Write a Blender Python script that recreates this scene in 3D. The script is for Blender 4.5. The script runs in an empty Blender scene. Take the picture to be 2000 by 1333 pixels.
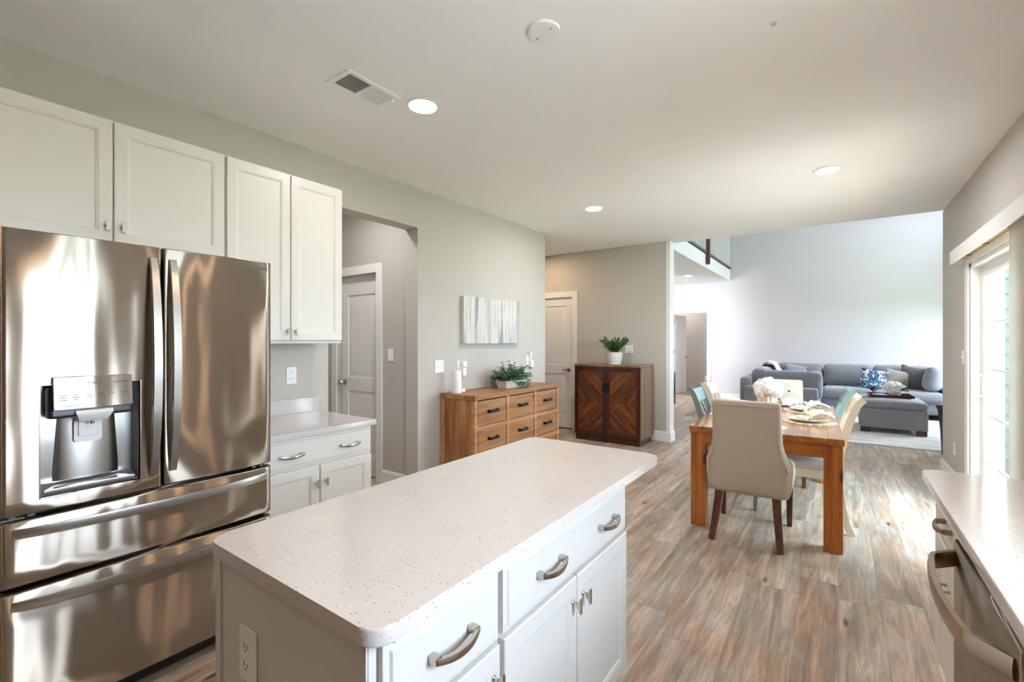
import bpy, bmesh, math, random
from mathutils import Vector, Matrix
PI = math.pi
R = math.radians
scene = bpy.context.scene
C = scene.collection

# ------------------------------------------------------------------ camera, world, exposure
cam_d = bpy.data.cameras.new('camera')
cam_d.sensor_width = 36.0
cam_d.lens = 896.0 / 2000.0 * 36.0
cam_d.clip_start = 0.02
cam = bpy.data.objects.new('camera', cam_d)
C.objects.link(cam)
cam.location = (0, 0, 1.38)
cam.rotation_euler = (R(90), 0, math.atan(638.0 / 896.0))
scene.camera = cam

world = bpy.data.worlds.new('daylight')
scene.world = world
world.use_nodes = True
_bg = world.node_tree.nodes['Background']
_bg.inputs['Color'].default_value = (0.78, 0.91, 1.10, 1)
_bg.inputs['Strength'].default_value = 14.0

vs = scene.view_settings
vs.view_transform = 'Standard'
vs.look = 'None'
vs.gamma = 1.0
vs.use_curve_mapping = False
vs.exposure = 1.64
scene.cycles.max_bounces = 12
scene.cycles.diffuse_bounces = 8
scene.cycles.glossy_bounces = 6
scene.cycles.transparent_max_bounces = 12
scene.cycles.sample_clamp_indirect = 8.0
scene.cycles.caustics_reflective = False
scene.cycles.caustics_refractive = False
LAMP = 106.0            # strength of a recessed lamp's lens


def portal(name, loc, rot, sx, sy):
    l = bpy.data.lights.new(name, 'AREA')
    l.shape = 'RECTANGLE'
    l.size = sx
    l.size_y = sy
    l.cycles.is_portal = True
    o = bpy.data.objects.new(name, l)
    C.objects.link(o)
    o.location = loc
    o.rotation_euler = rot
    return o


portal('sky_portal_slider', (1.07, 4.46, 1.02), (0, R(90), 0), 1.9, 1.8)
portal('sky_portal_sink', (1.07, 0.85, 1.62), (0, R(90), 0), 1.1, 0.8)
portal('sky_portal_living', (2.62, 10.2, 1.45), (0, R(90), 0), 1.8, 1.7)
portal('sky_portal_living_high', (2.62, 9.3, 3.9), (0, R(90), 0), 1.1, 3.6)


sun_d = bpy.data.lights.new('sun', 'SUN')
sun_d.energy = 40.0
sun_d.angle = R(1.0)
sun_d.color = (1.0, 0.98, 0.96)
sun = bpy.data.objects.new('sun', sun_d)
C.objects.link(sun)
sun.rotation_euler = (R(-4), R(-12), 0)      # high, from beyond the roof: it lights the lawn and patio, not the rooms

# ------------------------------------------------------------------ materials
class N:
    """a node tree written as expressions"""
    def __init__(s, name):
        s.m = bpy.data.materials.new(name)
        s.m.use_nodes = True
        s.t = s.m.node_tree
        s.b = s.t.nodes['Principled BSDF']
        s.out = s.t.nodes['Material Output']

    def node(s, kind, **kw):
        n = s.t.nodes.new(kind)
        for k, v in kw.items():
            setattr(n, k, v)
        return n

    def put(s, sock, v):
        if isinstance(v, bpy.types.NodeSocket):
            s.t.links.new(v, sock)
        elif v is not None:
            if hasattr(sock.default_value, '__len__') and not hasattr(v, '__len__'):
                v = (v, v, v)
            if hasattr(v, '__len__') and len(v) == 3 and len(sock.default_value) == 4:
                v = (*v, 1)
            sock.default_value = v

    def math(s, op, a, b=None, c=None):
        n = s.node('ShaderNodeMath', operation=op)
        for i, v in enumerate((a, b, c)):
            if v is not None:
                s.put(n.inputs[i], v)
        return n.outputs[0]

    def coord(s, kind='Object'):
        return s.node('ShaderNodeTexCoord').outputs[kind]

    def pos(s):
        return s.node('ShaderNodeNewGeometry').outputs['Position']

    def map(s, v, scale=(1, 1, 1), rot=(0, 0, 0), loc=(0, 0, 0)):
        n = s.node('ShaderNodeMapping')
        s.put(n.inputs['Vector'], v)
        n.inputs['Scale'].default_value = scale
        n.inputs['Rotation'].default_value = rot
        n.inputs['Location'].default_value = loc
        return n.outputs[0]

    def sep(s, v):
        n = s.node('ShaderNodeSeparateXYZ')
        s.put(n.inputs[0], v)
        return n.outputs

    def comb(s, x, y, z):
        n = s.node('ShaderNodeCombineXYZ')
        for i, v in enumerate((x, y, z)):
            s.put(n.inputs[i], v)
        return n.outputs[0]

    def noise(s, v, scale=5, detail=4, rough=0.5, dist=0.0, out='Fac'):
        n = s.node('ShaderNodeTexNoise')
        s.put(n.inputs['Vector'], v)
        n.inputs['Scale'].default_value = scale
        n.inputs['Detail'].default_value = detail
        n.inputs['Roughness'].default_value = rough
        n.inputs['Distortion'].default_value = dist
        return n.outputs[out]

    def white(s, v):
        n = s.node('ShaderNodeTexWhiteNoise', noise_dimensions='3D')
        s.put(n.inputs['Vector'], v)
        return n.outputs['Value']

    def voro(s, v, scale, feature='F1', out='Distance'):
        n = s.node('ShaderNodeTexVoronoi', feature=feature)
        s.put(n.inputs['Vector'], v)
        n.inputs['Scale'].default_value = scale
        return n.outputs[out]

    def ramp(s, f, stops, interp='LINEAR'):
        n = s.node('ShaderNodeValToRGB')
        s.put(n.inputs[0], f)
        cr = n.color_ramp
        cr.interpolation = interp
        while len(cr.elements) < len(stops):
            cr.elements.new(0.5)
        for e, (p, c) in zip(cr.elements, stops):
            e.position = p
            e.color = (*c, 1) if hasattr(c, '__len__') else (c, c, c, 1)
        return n.outputs[0]

    def mix(s, f, a, b, mode='MIX'):
        n = s.node('ShaderNodeMix', data_type='RGBA', blend_type=mode)
        s.put(n.inputs[0], f)
        s.put(n.inputs[6], a)
        s.put(n.inputs[7], b)
        return n.outputs[2]

    def bump(s, h, strength=0.2, dist=0.01):
        n = s.node('ShaderNodeBump')
        n.inputs['Strength'].default_value = strength
        n.inputs['Distance'].default_value = dist
        s.put(n.inputs['Height'], h)
        s.t.links.new(n.outputs[0], s.b.inputs['Normal'])

    def set(s, **kw):
        names = dict(color='Base Color', rough='Roughness', metal='Metallic', spec='Specular IOR Level', coat='Coat Weight',
                     coat_rough='Coat Roughness', aniso='Anisotropic', sheen='Sheen Weight', trans='Transmission Weight',
                     alpha='Alpha', emit='Emission Color', power='Emission Strength', sss='Subsurface Weight')
        for k, v in kw.items():
            s.put(s.b.inputs[names[k]], v)
        return s.m


def lin(r, g, b):
    """an 8-bit sRGB colour as linear light"""
    return tuple((c / 255 / 12.92) if c / 255 <= 0.04045 else ((c / 255 + 0.055) / 1.055) ** 2.4 for c in (r, g, b))


def plain(name, col, rough=0.5, metal=0.0, **kw):
    return N(name).set(color=col, rough=rough, metal=metal, **kw)


def paint(name, col, rough=0.6, grain=0.02):
    n = N(name)
    p = n.pos()
    f = n.noise(p, 3.0, 3, 0.6)
    n.bump(n.noise(p, 220, 2, 0.5), 0.06, 0.002)
    return n.set(color=n.mix(f, tuple(c * (1 - grain) for c in col), tuple(c * (1 + grain) for c in col)), rough=rough, spec=0.3)


def wood(name, dark, mid, light, axis='x', rough=0.4, scale=1.0, knots=0.0, coat=0.0):
    n = N(name)
    v = n.coord('Object')
    st = {'x': (1.2, 16, 16), 'y': (16, 1.2, 16), 'z': (16, 16, 1.2)}[axis]
    g = n.noise(n.map(v, tuple(k * scale for k in st)), 1.4, 5, 0.6, 0.8)
    big = n.noise(n.map(v, tuple(k * scale * 0.22 for k in st)), 1.6, 3, 0.5)
    fine = n.noise(n.map(v, tuple(k * scale * 6 for k in st)), 1.0, 2, 0.6)
    f = n.math('ADD', n.math('MULTIPLY', g, 0.6), n.math('ADD', n.math('MULTIPLY', big, 0.3), n.math('MULTIPLY', fine, 0.12)))
    c = n.ramp(f, [(0.33, dark), (0.5, mid), (0.68, light)])
    if knots:
        k = n.voro(n.map(v, {'x': (2.2, 5, 5), 'y': (5, 2.2, 5), 'z': (5, 5, 2.2)}[axis]), 1.0)
        c = n.mix(n.ramp(k, [(knots * 0.55, 0.85), (knots, 0.0)]), c, tuple(d * 0.35 for d in dark))
    n.bump(fine, 0.08, 0.002)
    return n.set(color=c, rough=rough, coat=coat, coat_rough=0.15)


def fabric(name, a, b, scale=260, rough=0.9, bump=0.25, sheen=0.3):
    n = N(name)
    v = n.coord('Object')
    f = n.noise(v, scale, 2, 0.7)
    w = n.noise(v, 9, 3, 0.6)
    n.bump(f, bump, 0.003)
    return n.set(color=n.mix(n.math('ADD', n.math('MULTIPLY', f, 0.5), n.math('MULTIPLY', w, 0.5)), a, b), rough=rough, sheen=sheen)


def glow(name, col, power):
    return N(name).set(color=(0.9, 0.9, 0.9), emit=col, power=power)


def glass_pane(name, tone=(0.97, 0.99, 0.98)):
    n = N(name)
    t = n.node('ShaderNodeBsdfTransparent')
    t.inputs['Color'].default_value = (*tone, 1)
    g = n.node('ShaderNodeBsdfGlossy')
    g.inputs['Roughness'].default_value = 0.02
    mx = n.node('ShaderNodeMixShader')
    mx.inputs[0].default_value = 0.07
    n.t.links.new(t.outputs[0], mx.inputs[1])
    n.t.links.new(g.outputs[0], mx.inputs[2])
    n.t.links.new(mx.outputs[0], n.out.inputs['Surface'])
    return n.m


def steel(name, col, rough=0.3, aniso=0.8, wavy=0.35):
    """brushed metal: the fine level grain spreads every reflection up and down"""
    n = N(name)
    v = n.coord('Object')
    w = n.noise(n.map(v, (9, 1, 1.7)), 1.0, 1, 0.3)
    g = n.noise(n.map(v, (6, 6, 900)), 1.0, 2, 0.5)
    bp = n.node('ShaderNodeBump')
    bp.inputs['Strength'].default_value = wavy
    bp.inputs['Distance'].default_value = 0.02
    n.put(bp.inputs['Height'], w)
    t = n.node('ShaderNodeTangent', direction_type='RADIAL', axis='Z')
    gl = n.node('ShaderNodeBsdfAnisotropic')
    gl.inputs['Roughness'].default_value = rough
    gl.inputs['Anisotropy'].default_value = aniso
    gl.inputs['Rotation'].default_value = 0.0
    n.put(gl.inputs['Color'], n.mix(g, tuple(c * 0.94 for c in col), col))
    n.t.links.new(bp.outputs[0], gl.inputs['Normal'])
    n.t.links.new(t.outputs[0], gl.inputs['Tangent'])
    n.t.links.new(gl.outputs[0], n.out.inputs['Surface'])
    return n.m


def floor_mat():
    n = N('vinyl_plank')
    x, y, z = n.sep(n.pos())
    W, L = 0.178, 1.22
    r = n.math('FLOOR', n.math('DIVIDE', x, W))
    off = n.math('MULTIPLY', n.white(n.comb(r, 3.3, 0.0)), L)
    yy = n.math('ADD', y, off)
    c = n.math('FLOOR', n.math('DIVIDE', yy, L))
    pid = n.white(n.comb(r, c, 7.7))
    pid2 = n.white(n.comb(r, c, 1.9))
    sh = n.math('MULTIPLY', pid, 37.0)
    gv = n.comb(n.math('ADD', n.math('MULTIPLY', x, 20.0), sh), n.math('ADD', n.math('MULTIPLY', y, 1.6), sh), pid2)
    g = n.noise(gv, 1.0, 6, 0.66, 0.9)
    fine = n.noise(n.comb(n.math('MULTIPLY', x, 120.0), n.math('MULTIPLY', y, 9.0), sh), 1.0, 3, 0.6)
    mv = n.comb(n.math('ADD', n.math('MULTIPLY', x, 4.2), sh), n.math('ADD', n.math('MULTIPLY', y, 2.0), sh), pid)
    mott = n.noise(mv, 1.0, 4, 0.62, 0.8)
    gf = n.math('ADD', n.math('MULTIPLY', g, 0.62), n.math('ADD', n.math('MULTIPLY', fine, 0.16), n.math('MULTIPLY', mott, 0.22)))
    base = n.ramp(gf, [(0.32, lin(126, 102, 84)), (0.43, lin(172, 148, 127)), (0.56, lin(206, 186, 166)), (0.70, lin(230, 215, 199))])
    grey = n.ramp(gf, [(0.32, lin(112, 106, 101)), (0.48, lin(172, 164, 156)), (0.66, lin(222, 215, 207))])
    col = n.mix(n.ramp(mott, [(0.40, 0.0), (0.56, 1.0)]), base, grey)
    col = n.mix(0.55, col, n.mix(pid, lin(120, 109, 98), lin(186, 177, 166)), 'OVERLAY')
    kn = n.voro(n.comb(n.math('ADD', n.math('MULTIPLY', x, 6.0), sh), n.math('MULTIPLY', y, 1.7), pid), 1.0)
    col = n.mix(n.ramp(kn, [(0.04, 0.85), (0.10, 0.0)]), col, lin(44, 34, 30))
    ex = n.math('ABSOLUTE', n.math('SUBTRACT', n.math('FRACT', n.math('DIVIDE', x, W)), 0.5))
    ey = n.math('ABSOLUTE', n.math('SUBTRACT', n.math('FRACT', n.math('DIVIDE', yy, L)), 0.5))
    edge = n.math('MAXIMUM', n.ramp(ex, [(0.488, 0.0), (0.5, 1.0)]), n.ramp(ey, [(0.4982, 0.0), (0.5, 1.0)]))
    col = n.mix(n.math('MULTIPLY', edge, 0.38), col, lin(60, 46, 38))
    n.bump(n.math('SUBTRACT', n.math('MULTIPLY', fine, 0.25), edge), 0.12, 0.003)
    return n.set(color=col, rough=n.ramp(fine, [(0.3, 0.42), (0.7, 0.54)]), spec=0.5)


def quartz():
    n = N('quartz')
    p = n.pos()
    k = n.voro(p, 150)
    pick = n.voro(p, 150, out='Color')
    r_ = n.sep(pick)
    dark = n.math('MULTIPLY', n.math('LESS_THAN', k, n.math('MULTIPLY', r_[2], 0.30)), n.math('GREATER_THAN', r_[0], 0.72))
    pale = n.math('MULTIPLY', n.math('LESS_THAN', k, 0.25), n.math('GREATER_THAN', r_[1], 0.955))
    col = n.mix(n.noise(p, 14, 4, 0.6), lin(202, 195, 190), lin(211, 205, 201))
    col = n.mix(n.math('MULTIPLY', dark, 0.75), col, lin(126, 112, 98))
    col = n.mix(n.math('MULTIPLY', pale, 0.8), col, lin(250, 250, 250))
    return n.set(color=col, rough=0.09, spec=0.45)


def chevron(name, sign, zmid):
    """diagonal planks meeting along a level line at zmid; sign chooses which way they fan"""
    n = N(name)
    x, y, z = n.sep(n.coord('Object'))
    az = n.math('ABSOLUTE', n.math('SUBTRACT', z, zmid))
    u = n.math('ADD', az, n.math('MULTIPLY', x, sign))
    v = n.math('SUBTRACT', az, n.math('MULTIPLY', x, sign))
    half = n.math('GREATER_THAN', z, zmid)
    pid = n.math('FLOOR', n.math('DIVIDE', u, 0.075))
    w = n.white(n.comb(pid, half, 0.5))
    g = n.noise(n.comb(n.math('MULTIPLY', u, 30.0), n.math('MULTIPLY', v, 2.0), w), 1.0, 5, 0.65, 0.5)
    col = n.ramp(g, [(0.28, lin(52, 24, 10)), (0.45, lin(106, 62, 30)), (0.6, lin(148, 98, 54)), (0.75, lin(178, 128, 80))])
    col = n.mix(0.65, col, n.mix(w, lin(70, 42, 22), lin(190, 146, 98)), 'OVERLAY')
    f = n.math('ABSOLUTE', n.math('SUBTRACT', n.math('FRACT', n.math('DIVIDE', u, 0.075)), 0.5))
    e = n.ramp(f, [(0.46, 0.0), (0.5, 1.0)])
    n.bump(n.math('SUBTRACT', g, e), 0.3, 0.004)
    return n.set(color=n.mix(n.math('MULTIPLY', e, 0.6), col, lin(34, 16, 8)), rough=0.4)


def canvas_mat():
    n = N('painted_canvas')
    v = n.coord('Object')
    a = n.noise(n.map(v, (24, 1, 1.3)), 1.0, 5, 0.65, 0.6)
    b = n.noise(n.map(v, (9, 1, 0.7), loc=(4.2, 0, 0)), 1.0, 4, 0.6, 0.4)
    c = n.ramp(a, [(0.28, lin(132, 144, 154)), (0.38, lin(172, 178, 180)), (0.47, lin(206, 203, 197)), (0.56, lin(222, 217, 210)),
                   (0.64, lin(184, 178, 170)), (0.75, lin(210, 206, 200))])
    c = n.mix(n.ramp(b, [(0.54, 0.0), (0.68, 0.75)]), c, lin(112, 124, 134))
    return n.set(color=c, rough=0.75)


def ikat_mat():
    n = N('ikat_print')
    v = n.coord('Object')
    x, y, z = n.sep(v)
    ax = n.math('ABSOLUTE', n.math('SUBTRACT', n.math('FRACT', n.math('MULTIPLY', x, 2.6)), 0.5))
    w = n.noise(n.comb(n.math('MULTIPLY', ax, 4.0), y, n.math('MULTIPLY', z, 6.0)), 1.0, 2, 0.4, 1.4)
    c = n.ramp(w, [(0.0, lin(22, 44, 92)), (0.40, lin(22, 44, 92)), (0.42, lin(232, 234, 236)), (0.485, lin(236, 236, 236)), (0.5, lin(24, 48, 96)),
                   (0.56, lin(24, 52, 100)), (0.575, lin(92, 156, 184)), (0.66, lin(120, 176, 196)), (0.675, lin(20, 42, 88))], 'CONSTANT')
    return n.set(color=c, rough=0.85, sheen=0.2)


WALL = lin(194, 188, 180)
m_wall = paint('wall_paint', WALL)
m_wall_b = paint('wall_paint_living', lin(212, 205, 204))
m_wall_w = paint('wall_white_and_lit', lin(232, 230, 226))
m_ceil = paint('ceiling_paint', lin(244, 243, 241), 0.8)
m_trim = plain('trim_white', lin(236, 234, 230), 0.35)
m_door = plain('door_white', lin(234, 231, 228), 0.4)
m_cab = plain('cabinet_white', lin(226, 221, 213), 0.35)
m_isl = plain('island_white', lin(211, 209, 206), 0.35)
m_floor = floor_mat()
m_quartz = quartz()
m_steel = steel('brushed_steel', lin(188, 177, 164), 0.30, 0.83, 0.30)
m_steel_h = plain('handle_steel', lin(205, 202, 198), 0.26, 1.0)
m_dark = plain('dark_gap', (0.01, 0.01, 0.012), 0.6)
m_plas = plain('grey_plastic', lin(120, 122, 126), 0.4)
m_dplas = plain('black_plastic', lin(30, 33, 38), 0.35)
m_nickel = plain('satin_nickel', lin(198, 190, 180), 0.24, 1.0)
m_metal_tint = plain('brown_tinted_metal', lin(176, 156, 134), 0.28, 1.0)
m_brass = plain('brass', lin(190, 152, 88), 0.25, 1.0)
m_black = plain('black_iron', lin(42, 44, 50), 0.45, 0.6)
m_white = plain('white_plastic', lin(240, 240, 238), 0.35)
m_slot = plain('slot_dark', lin(90, 88, 86), 0.6)
m_glass = glass_pane('glass')
m_glass_t = glass_pane('toned_glass', (0.62, 0.66, 0.65))
m_lens = glow('lamp_lens', (0.97, 0.97, 1.0), LAMP)
m_lens_dim = glow('lamp_lens_dim', (1.0, 0.98, 1.0), LAMP * 0.55)
m_lens_soft = glow('lamp_lens_soft', (1.0, 0.66, 0.40), LAMP * 0.30)
m_lens_warm = glow('lamp_lens_warm', (1.0, 0.72, 0.45), LAMP * 0.6)
m_pine = wood('pine', lin(112, 70, 38), lin(158, 108, 64), lin(188, 140, 92), 'x', 0.45, knots=0.10)
m_pine_z = wood('pine_upright', lin(112, 68, 36), lin(152, 100, 58), lin(184, 134, 86), 'z', 0.45, knots=0.09)
m_pine_l = wood('pine_light', lin(140, 92, 52), lin(180, 130, 82), lin(206, 160, 110), 'x', 0.45)
m_oak_x = wood('honey_wood', lin(128, 66, 20), lin(176, 104, 40), lin(200, 130, 62), 'x', 0.28, knots=0.06, coat=0.3)
m_oak_y = wood('honey_wood_long', lin(128, 66, 20), lin(172, 104, 46), lin(200, 136, 76), 'y', 0.2, knots=0.05, coat=0.8)
m_oak_z = wood('honey_wood_upright', lin(92, 40, 10), lin(166, 92, 32), lin(200, 126, 56), 'z', 0.3, knots=0.13, coat=0.3)
m_mahog = wood('dark_frame_wood', lin(38, 14, 10), lin(64, 27, 18), lin(86, 42, 28), 'z', 0.3, coat=0.2)
m_brownp = wood('brown_panel_wood', lin(86, 58, 38), lin(124, 92, 64), lin(148, 118, 88), 'z', 0.35, coat=0.2)
m_legw = wood('dark_leg_wood', lin(58, 30, 20), lin(92, 52, 34), lin(120, 72, 48), 'z', 0.35, coat=0.2)
m_tray = wood('tray_wood', lin(46, 16, 10), lin(72, 28, 18), lin(92, 40, 26), 'x', 0.25, coat=0.3)
m_espresso = plain('espresso_wood', lin(30, 22, 18), 0.3)
m_greywood = wood('grey_wood', lin(72, 66, 62), lin(96, 90, 86), lin(116, 110, 104), 'y', 0.5)
m_teal = fabric('teal_paint', lin(108, 134, 130), lin(146, 168, 164), 30, 0.5, 0.05, 0.0)
m_cream = fabric('cream_paint', lin(214, 204, 180), lin(236, 228, 208), 30, 0.5, 0.05, 0.0)
m_linen = fabric('linen', lin(175, 160, 141), lin(196, 182, 164), 420, 0.9, 0.2, 0.2)
m_tuft = fabric('tufted_linen', lin(186, 177, 164), lin(206, 198, 186), 420, 0.9, 0.2, 0.2)
m_seat = fabric('seat_cloth', lin(196, 192, 190), lin(214, 210, 208), 300, 0.9, 0.2, 0.1)
m_sofa = fabric('grey_sofa_cloth', lin(120, 120, 126), lin(146, 146, 152), 320, 0.95, 0.3, 0.5)
m_sofa_d = fabric('charcoal_cloth', lin(84, 82, 80), lin(104, 100, 98), 320, 0.95, 0.3, 0.4)
m_taupe = fabric('taupe_plush', lin(126, 116, 106), lin(172, 162, 150), 40, 0.95, 0.5, 0.5)
m_throw = fabric('white_throw', lin(214, 212, 212), lin(236, 234, 234), 160, 0.95, 0.5, 0.3)
m_napkin = fabric('napkin_cloth', lin(222, 222, 206), lin(240, 240, 228), 500, 0.9, 0.1, 0.1)
m_mat = fabric('woven_mat', lin(206, 178, 150), lin(240, 226, 208), 90, 0.9, 0.6, 0.0)  # white mats with the table's orange reflection mixed into the colour
m_ring = plain('wooden_ring', lin(206, 170, 128), 0.5)
m_plate = plain('pale_glaze', lin(222, 226, 220), 0.2)
m_china = plain('white_china', lin(238, 236, 234), 0.25)
m_petal = plain('white_petals', lin(248, 246, 244), 0.7)
m_leaf = fabric('leaf_green', lin(54, 92, 48), lin(110, 150, 92), 40, 0.55, 0.1, 0.0)
m_leaf2 = fabric('leaf_sage', lin(70, 112, 82), lin(150, 184, 150), 30, 0.6, 0.1, 0.0)
m_leaf3 = fabric('leaf_deep', lin(40, 74, 24), lin(98, 136, 58), 40, 0.5, 0.1, 0.0)
m_pot = N('relief_pot')
m_pot.bump(m_pot.voro(m_pot.coord(), 38, 'DISTANCE_TO_EDGE'), 0.6, 0.006)
m_pot = m_pot.set(color=lin(228, 226, 222), rough=0.6)
m_planter = fabric('whitewashed_box', lin(206, 194, 176), lin(236, 230, 220), 24, 0.7, 0.2, 0.0)
m_rug = N('pale_rug')
_v = m_rug.coord()
m_rug.bump(m_rug.noise(_v, 200, 2, 0.6), 0.5, 0.006)
m_rug = m_rug.set(color=m_rug.ramp(m_rug.noise(m_rug.map(_v, (1.2, 5, 1)), 2.0, 5, 0.7), [(0.34, lin(176, 173, 171)), (0.46, lin(222, 219, 216)), (0.66, lin(236, 234, 231))]), rough=0.95)
m_canvas = canvas_mat()
m_canvas_side = plain('canvas_side', lin(200, 198, 192), 0.8)
m_ikat = ikat_mat()
m_fluff = fabric('cord_white', lin(226, 226, 226), lin(236, 236, 236), 50, 0.6, 0.0, 0.0)
m_siding = plain('sage_siding', lin(70, 74, 66), 0.7)
m_grass = fabric('lawn', lin(92, 104, 78), lin(120, 132, 104), 8, 0.95, 0.2, 0.0)
m_patio = paint('patio', lin(204, 203, 202), 0.8)
m_blind = plain('blind_vane', lin(206, 200, 192), 0.6)
m_tan = plain('tan_rail', lin(196, 160, 116), 0.5)
m_floor2 = wood('bedroom_floor', lin(150, 122, 100), lin(176, 148, 124), lin(196, 170, 146), 'y', 0.4)


# ------------------------------------------------------------------ mesh building
class B:
    def __init__(s):
        s.bm = bmesh.new()

    def box(s, x0, x1, y0, y1, z0, z1, bev=0.0, seg=2, M=None):
        v = bmesh.ops.create_cube(s.bm, size=1.0)['verts']
        for p in v:
            p.co = Vector(((x0 + x1) / 2 + p.co.x * (x1 - x0), (y0 + y1) / 2 + p.co.y * (y1 - y0), (z0 + z1) / 2 + p.co.z * (z1 - z0)))
            if M is not None:
                p.co = M @ p.co
        if bev > 0:
            es = list({e for p in v for e in p.link_edges})
            bmesh.ops.bevel(s.bm, geom=es, offset=bev, segments=seg, profile=0.5, affect='EDGES')
        return s

    def rings(s, rings, cap=True, closed=True):
        """skin a list of rings of equal length"""
        rv = [[s.bm.verts.new(p) for p in r] for r in rings]
        n = len(rv[0])
        for a, b in zip(rv, rv[1:]):
            for i in range(n if closed else n - 1):
                j = (i + 1) % n
                s.bm.faces.new((a[i], a[j], b[j], b[i]))
        if cap and closed:
            s.bm.faces.new(list(reversed(rv[0])))
            s.bm.faces.new(rv[-1])
        return s

    def lathe(s, prof, seg=24, M=None, cap=True):
        rs = []
        for r, z in prof:
            ring = [Vector((r * math.cos(2 * PI * k / seg), r * math.sin(2 * PI * k / seg), z)) for k in range(seg)]
            rs.append([M @ p for p in ring] if M is not None else ring)
        return s.rings(rs, cap)

    def cyl(s, a, b, r, r2=None, seg=16):
        return s.sweep([a, b], r if r2 is None else [r, r2], seg)

    def sweep(s, path, r, seg=10, sec=None, up=(0, 0, 1), cap=True):
        """tube (r: one radius or one per point) or, with sec, a section of 2D points (side, up) carried along the path"""
        P = [Vector(p) for p in path]
        rs = []
        U0 = Vector(up)
        for i, p in enumerate(P):
            t = (P[min(i + 1, len(P) - 1)] - P[max(i - 1, 0)]).normalized()
            U = U0
            if abs(t.dot(U)) > 0.98:
                U = Vector((1, 0, 0)) if abs(t.x) < 0.9 else Vector((0, 1, 0))
            side = t.cross(U).normalized()
            upv = side.cross(t).normalized()
            rr = r[i] if hasattr(r, '__len__') else r
            if sec is None:
                rs.append([p + side * (rr * math.cos(2 * PI * k / seg)) + upv * (rr * math.sin(2 * PI * k / seg)) for k in range(seg)])
            else:
                rs.append([p + side * (a * rr) + upv * (b * rr) for a, b in sec])
        return s.rings(rs, cap)

    def prism(s, poly, z0, z1, bev=0.0, seg=2):
        a = [s.bm.verts.new((x, y, z0)) for x, y in poly]
        b = [s.bm.verts.new((x, y, z1)) for x, y in poly]
        n = len(poly)
        top = s.bm.faces.new(b)
        bot = s.bm.faces.new(list(reversed(a)))
        for i in range(n):
            s.bm.faces.new((a[i], a[(i + 1) % n], b[(i + 1) % n], b[i]))
        if bev:
            bmesh.ops.bevel(s.bm, geom=list(set(top.edges) | set(bot.edges)), offset=bev, segments=seg, profile=0.5, affect='EDGES')
        return s

    def grid(s, f, nu, nv):
        """surface f(u, v) for u, v in 0..1"""
        V = [[s.bm.verts.new(f(i / nu, j / nv)) for j in range(nv + 1)] for i in range(nu + 1)]
        for i in range(nu):
            for j in range(nv):
                s.bm.faces.new((V[i][j], V[i + 1][j], V[i + 1][j + 1], V[i][j + 1]))
        return s

    def cushion(s, cx, cy, cz, hx, hy, hz, r, puff=(0, 0, 0), M=None, n=10, wob=0.0, seed=1):
        """a rounded box, its faces blown out by puff"""
        rnd = random.Random(seed)
        ph = [rnd.uniform(0, 6.28) for _ in range(3)]
        base = len(s.bm.verts)
        cache = {}
        ts = [-1 + 2 * (0.5 - 0.5 * math.cos(PI * k / n)) for k in range(n + 1)]
        H = Vector((hx, hy, hz))

        def vert(a, b, c):
            k = (round(a, 5), round(b, 5), round(c, 5))
            if k in cache:
                return cache[k]
            q = Vector((a * hx, b * hy, c * hz))
            rr = [min(r, H[i] * 0.999) for i in range(3)]
            inn = Vector(tuple(max(-(H[i] - rr[i]), min(H[i] - rr[i], q[i])) for i in range(3)))
            d = q - inn
            dd = Vector(tuple(d[i] / rr[i] for i in range(3)))
            if dd.length > 1e-6:
                mx = max(abs(dd.x), abs(dd.y), abs(dd.z))
                dd = dd.normalized() * mx
            p = inn + Vector(tuple(dd[i] * rr[i] for i in range(3)))
            p.x += puff[0] * a * (1 - b * b) * (1 - c * c)
            p.y += puff[1] * b * (1 - a * a) * (1 - c * c)
            p.z += puff[2] * c * (1 - a * a) * (1 - b * b)
            if wob:
                p += Vector((math.sin(q.y * 23 + q.z * 17 + ph[0]), math.sin(q.x * 19 + q.z * 21 + ph[1]), math.sin(q.x * 21 + q.y * 16 + ph[2]))) * wob
            if M is not None:
                p = M @ p
            cache[k] = s.bm.verts.new(p + Vector((cx, cy, cz)))
            return cache[k]
        for ax in range(3):
            for sg in (-1, 1):
                for i in range(n):
                    for j in range(n):
                        q = []
                        for (u, v) in ((ts[i], ts[j]), (ts[i + 1], ts[j]), (ts[i + 1], ts[j + 1]), (ts[i], ts[j + 1])):
                            c3 = [0, 0, 0]
                            c3[ax] = sg
                            c3[(ax + 1) % 3] = u
                            c3[(ax + 2) % 3] = v
                            q.append(vert(*c3))
                        s.bm.faces.new(q if sg > 0 else list(reversed(q)))
        return s

    def pillow(s, M, w, h, t, n=12):
        """a square throw pillow, w by h, pinched corners, standing in the local x-z plane"""
        for sg in (-1, 1):
            def f(u, v):
                a, b = 2 * u - 1, 2 * v - 1
                pin = 0.09
                x = a * w / 2 * (1 - pin * (1 - b * b) * abs(a) ** 3)
                z = b * h / 2 * (1 - pin * (1 - a * a) * abs(b) ** 3)
                y = sg * t / 2 * (max(0, 1 - a * a) ** 0.55) * (max(0, 1 - b * b) ** 0.55)
                return M @ Vector((x, y, z))
            s.grid(f, n, n)
        bmesh.ops.remove_doubles(s.bm, verts=s.bm.verts, dist=0.0008)
        return s


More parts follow.
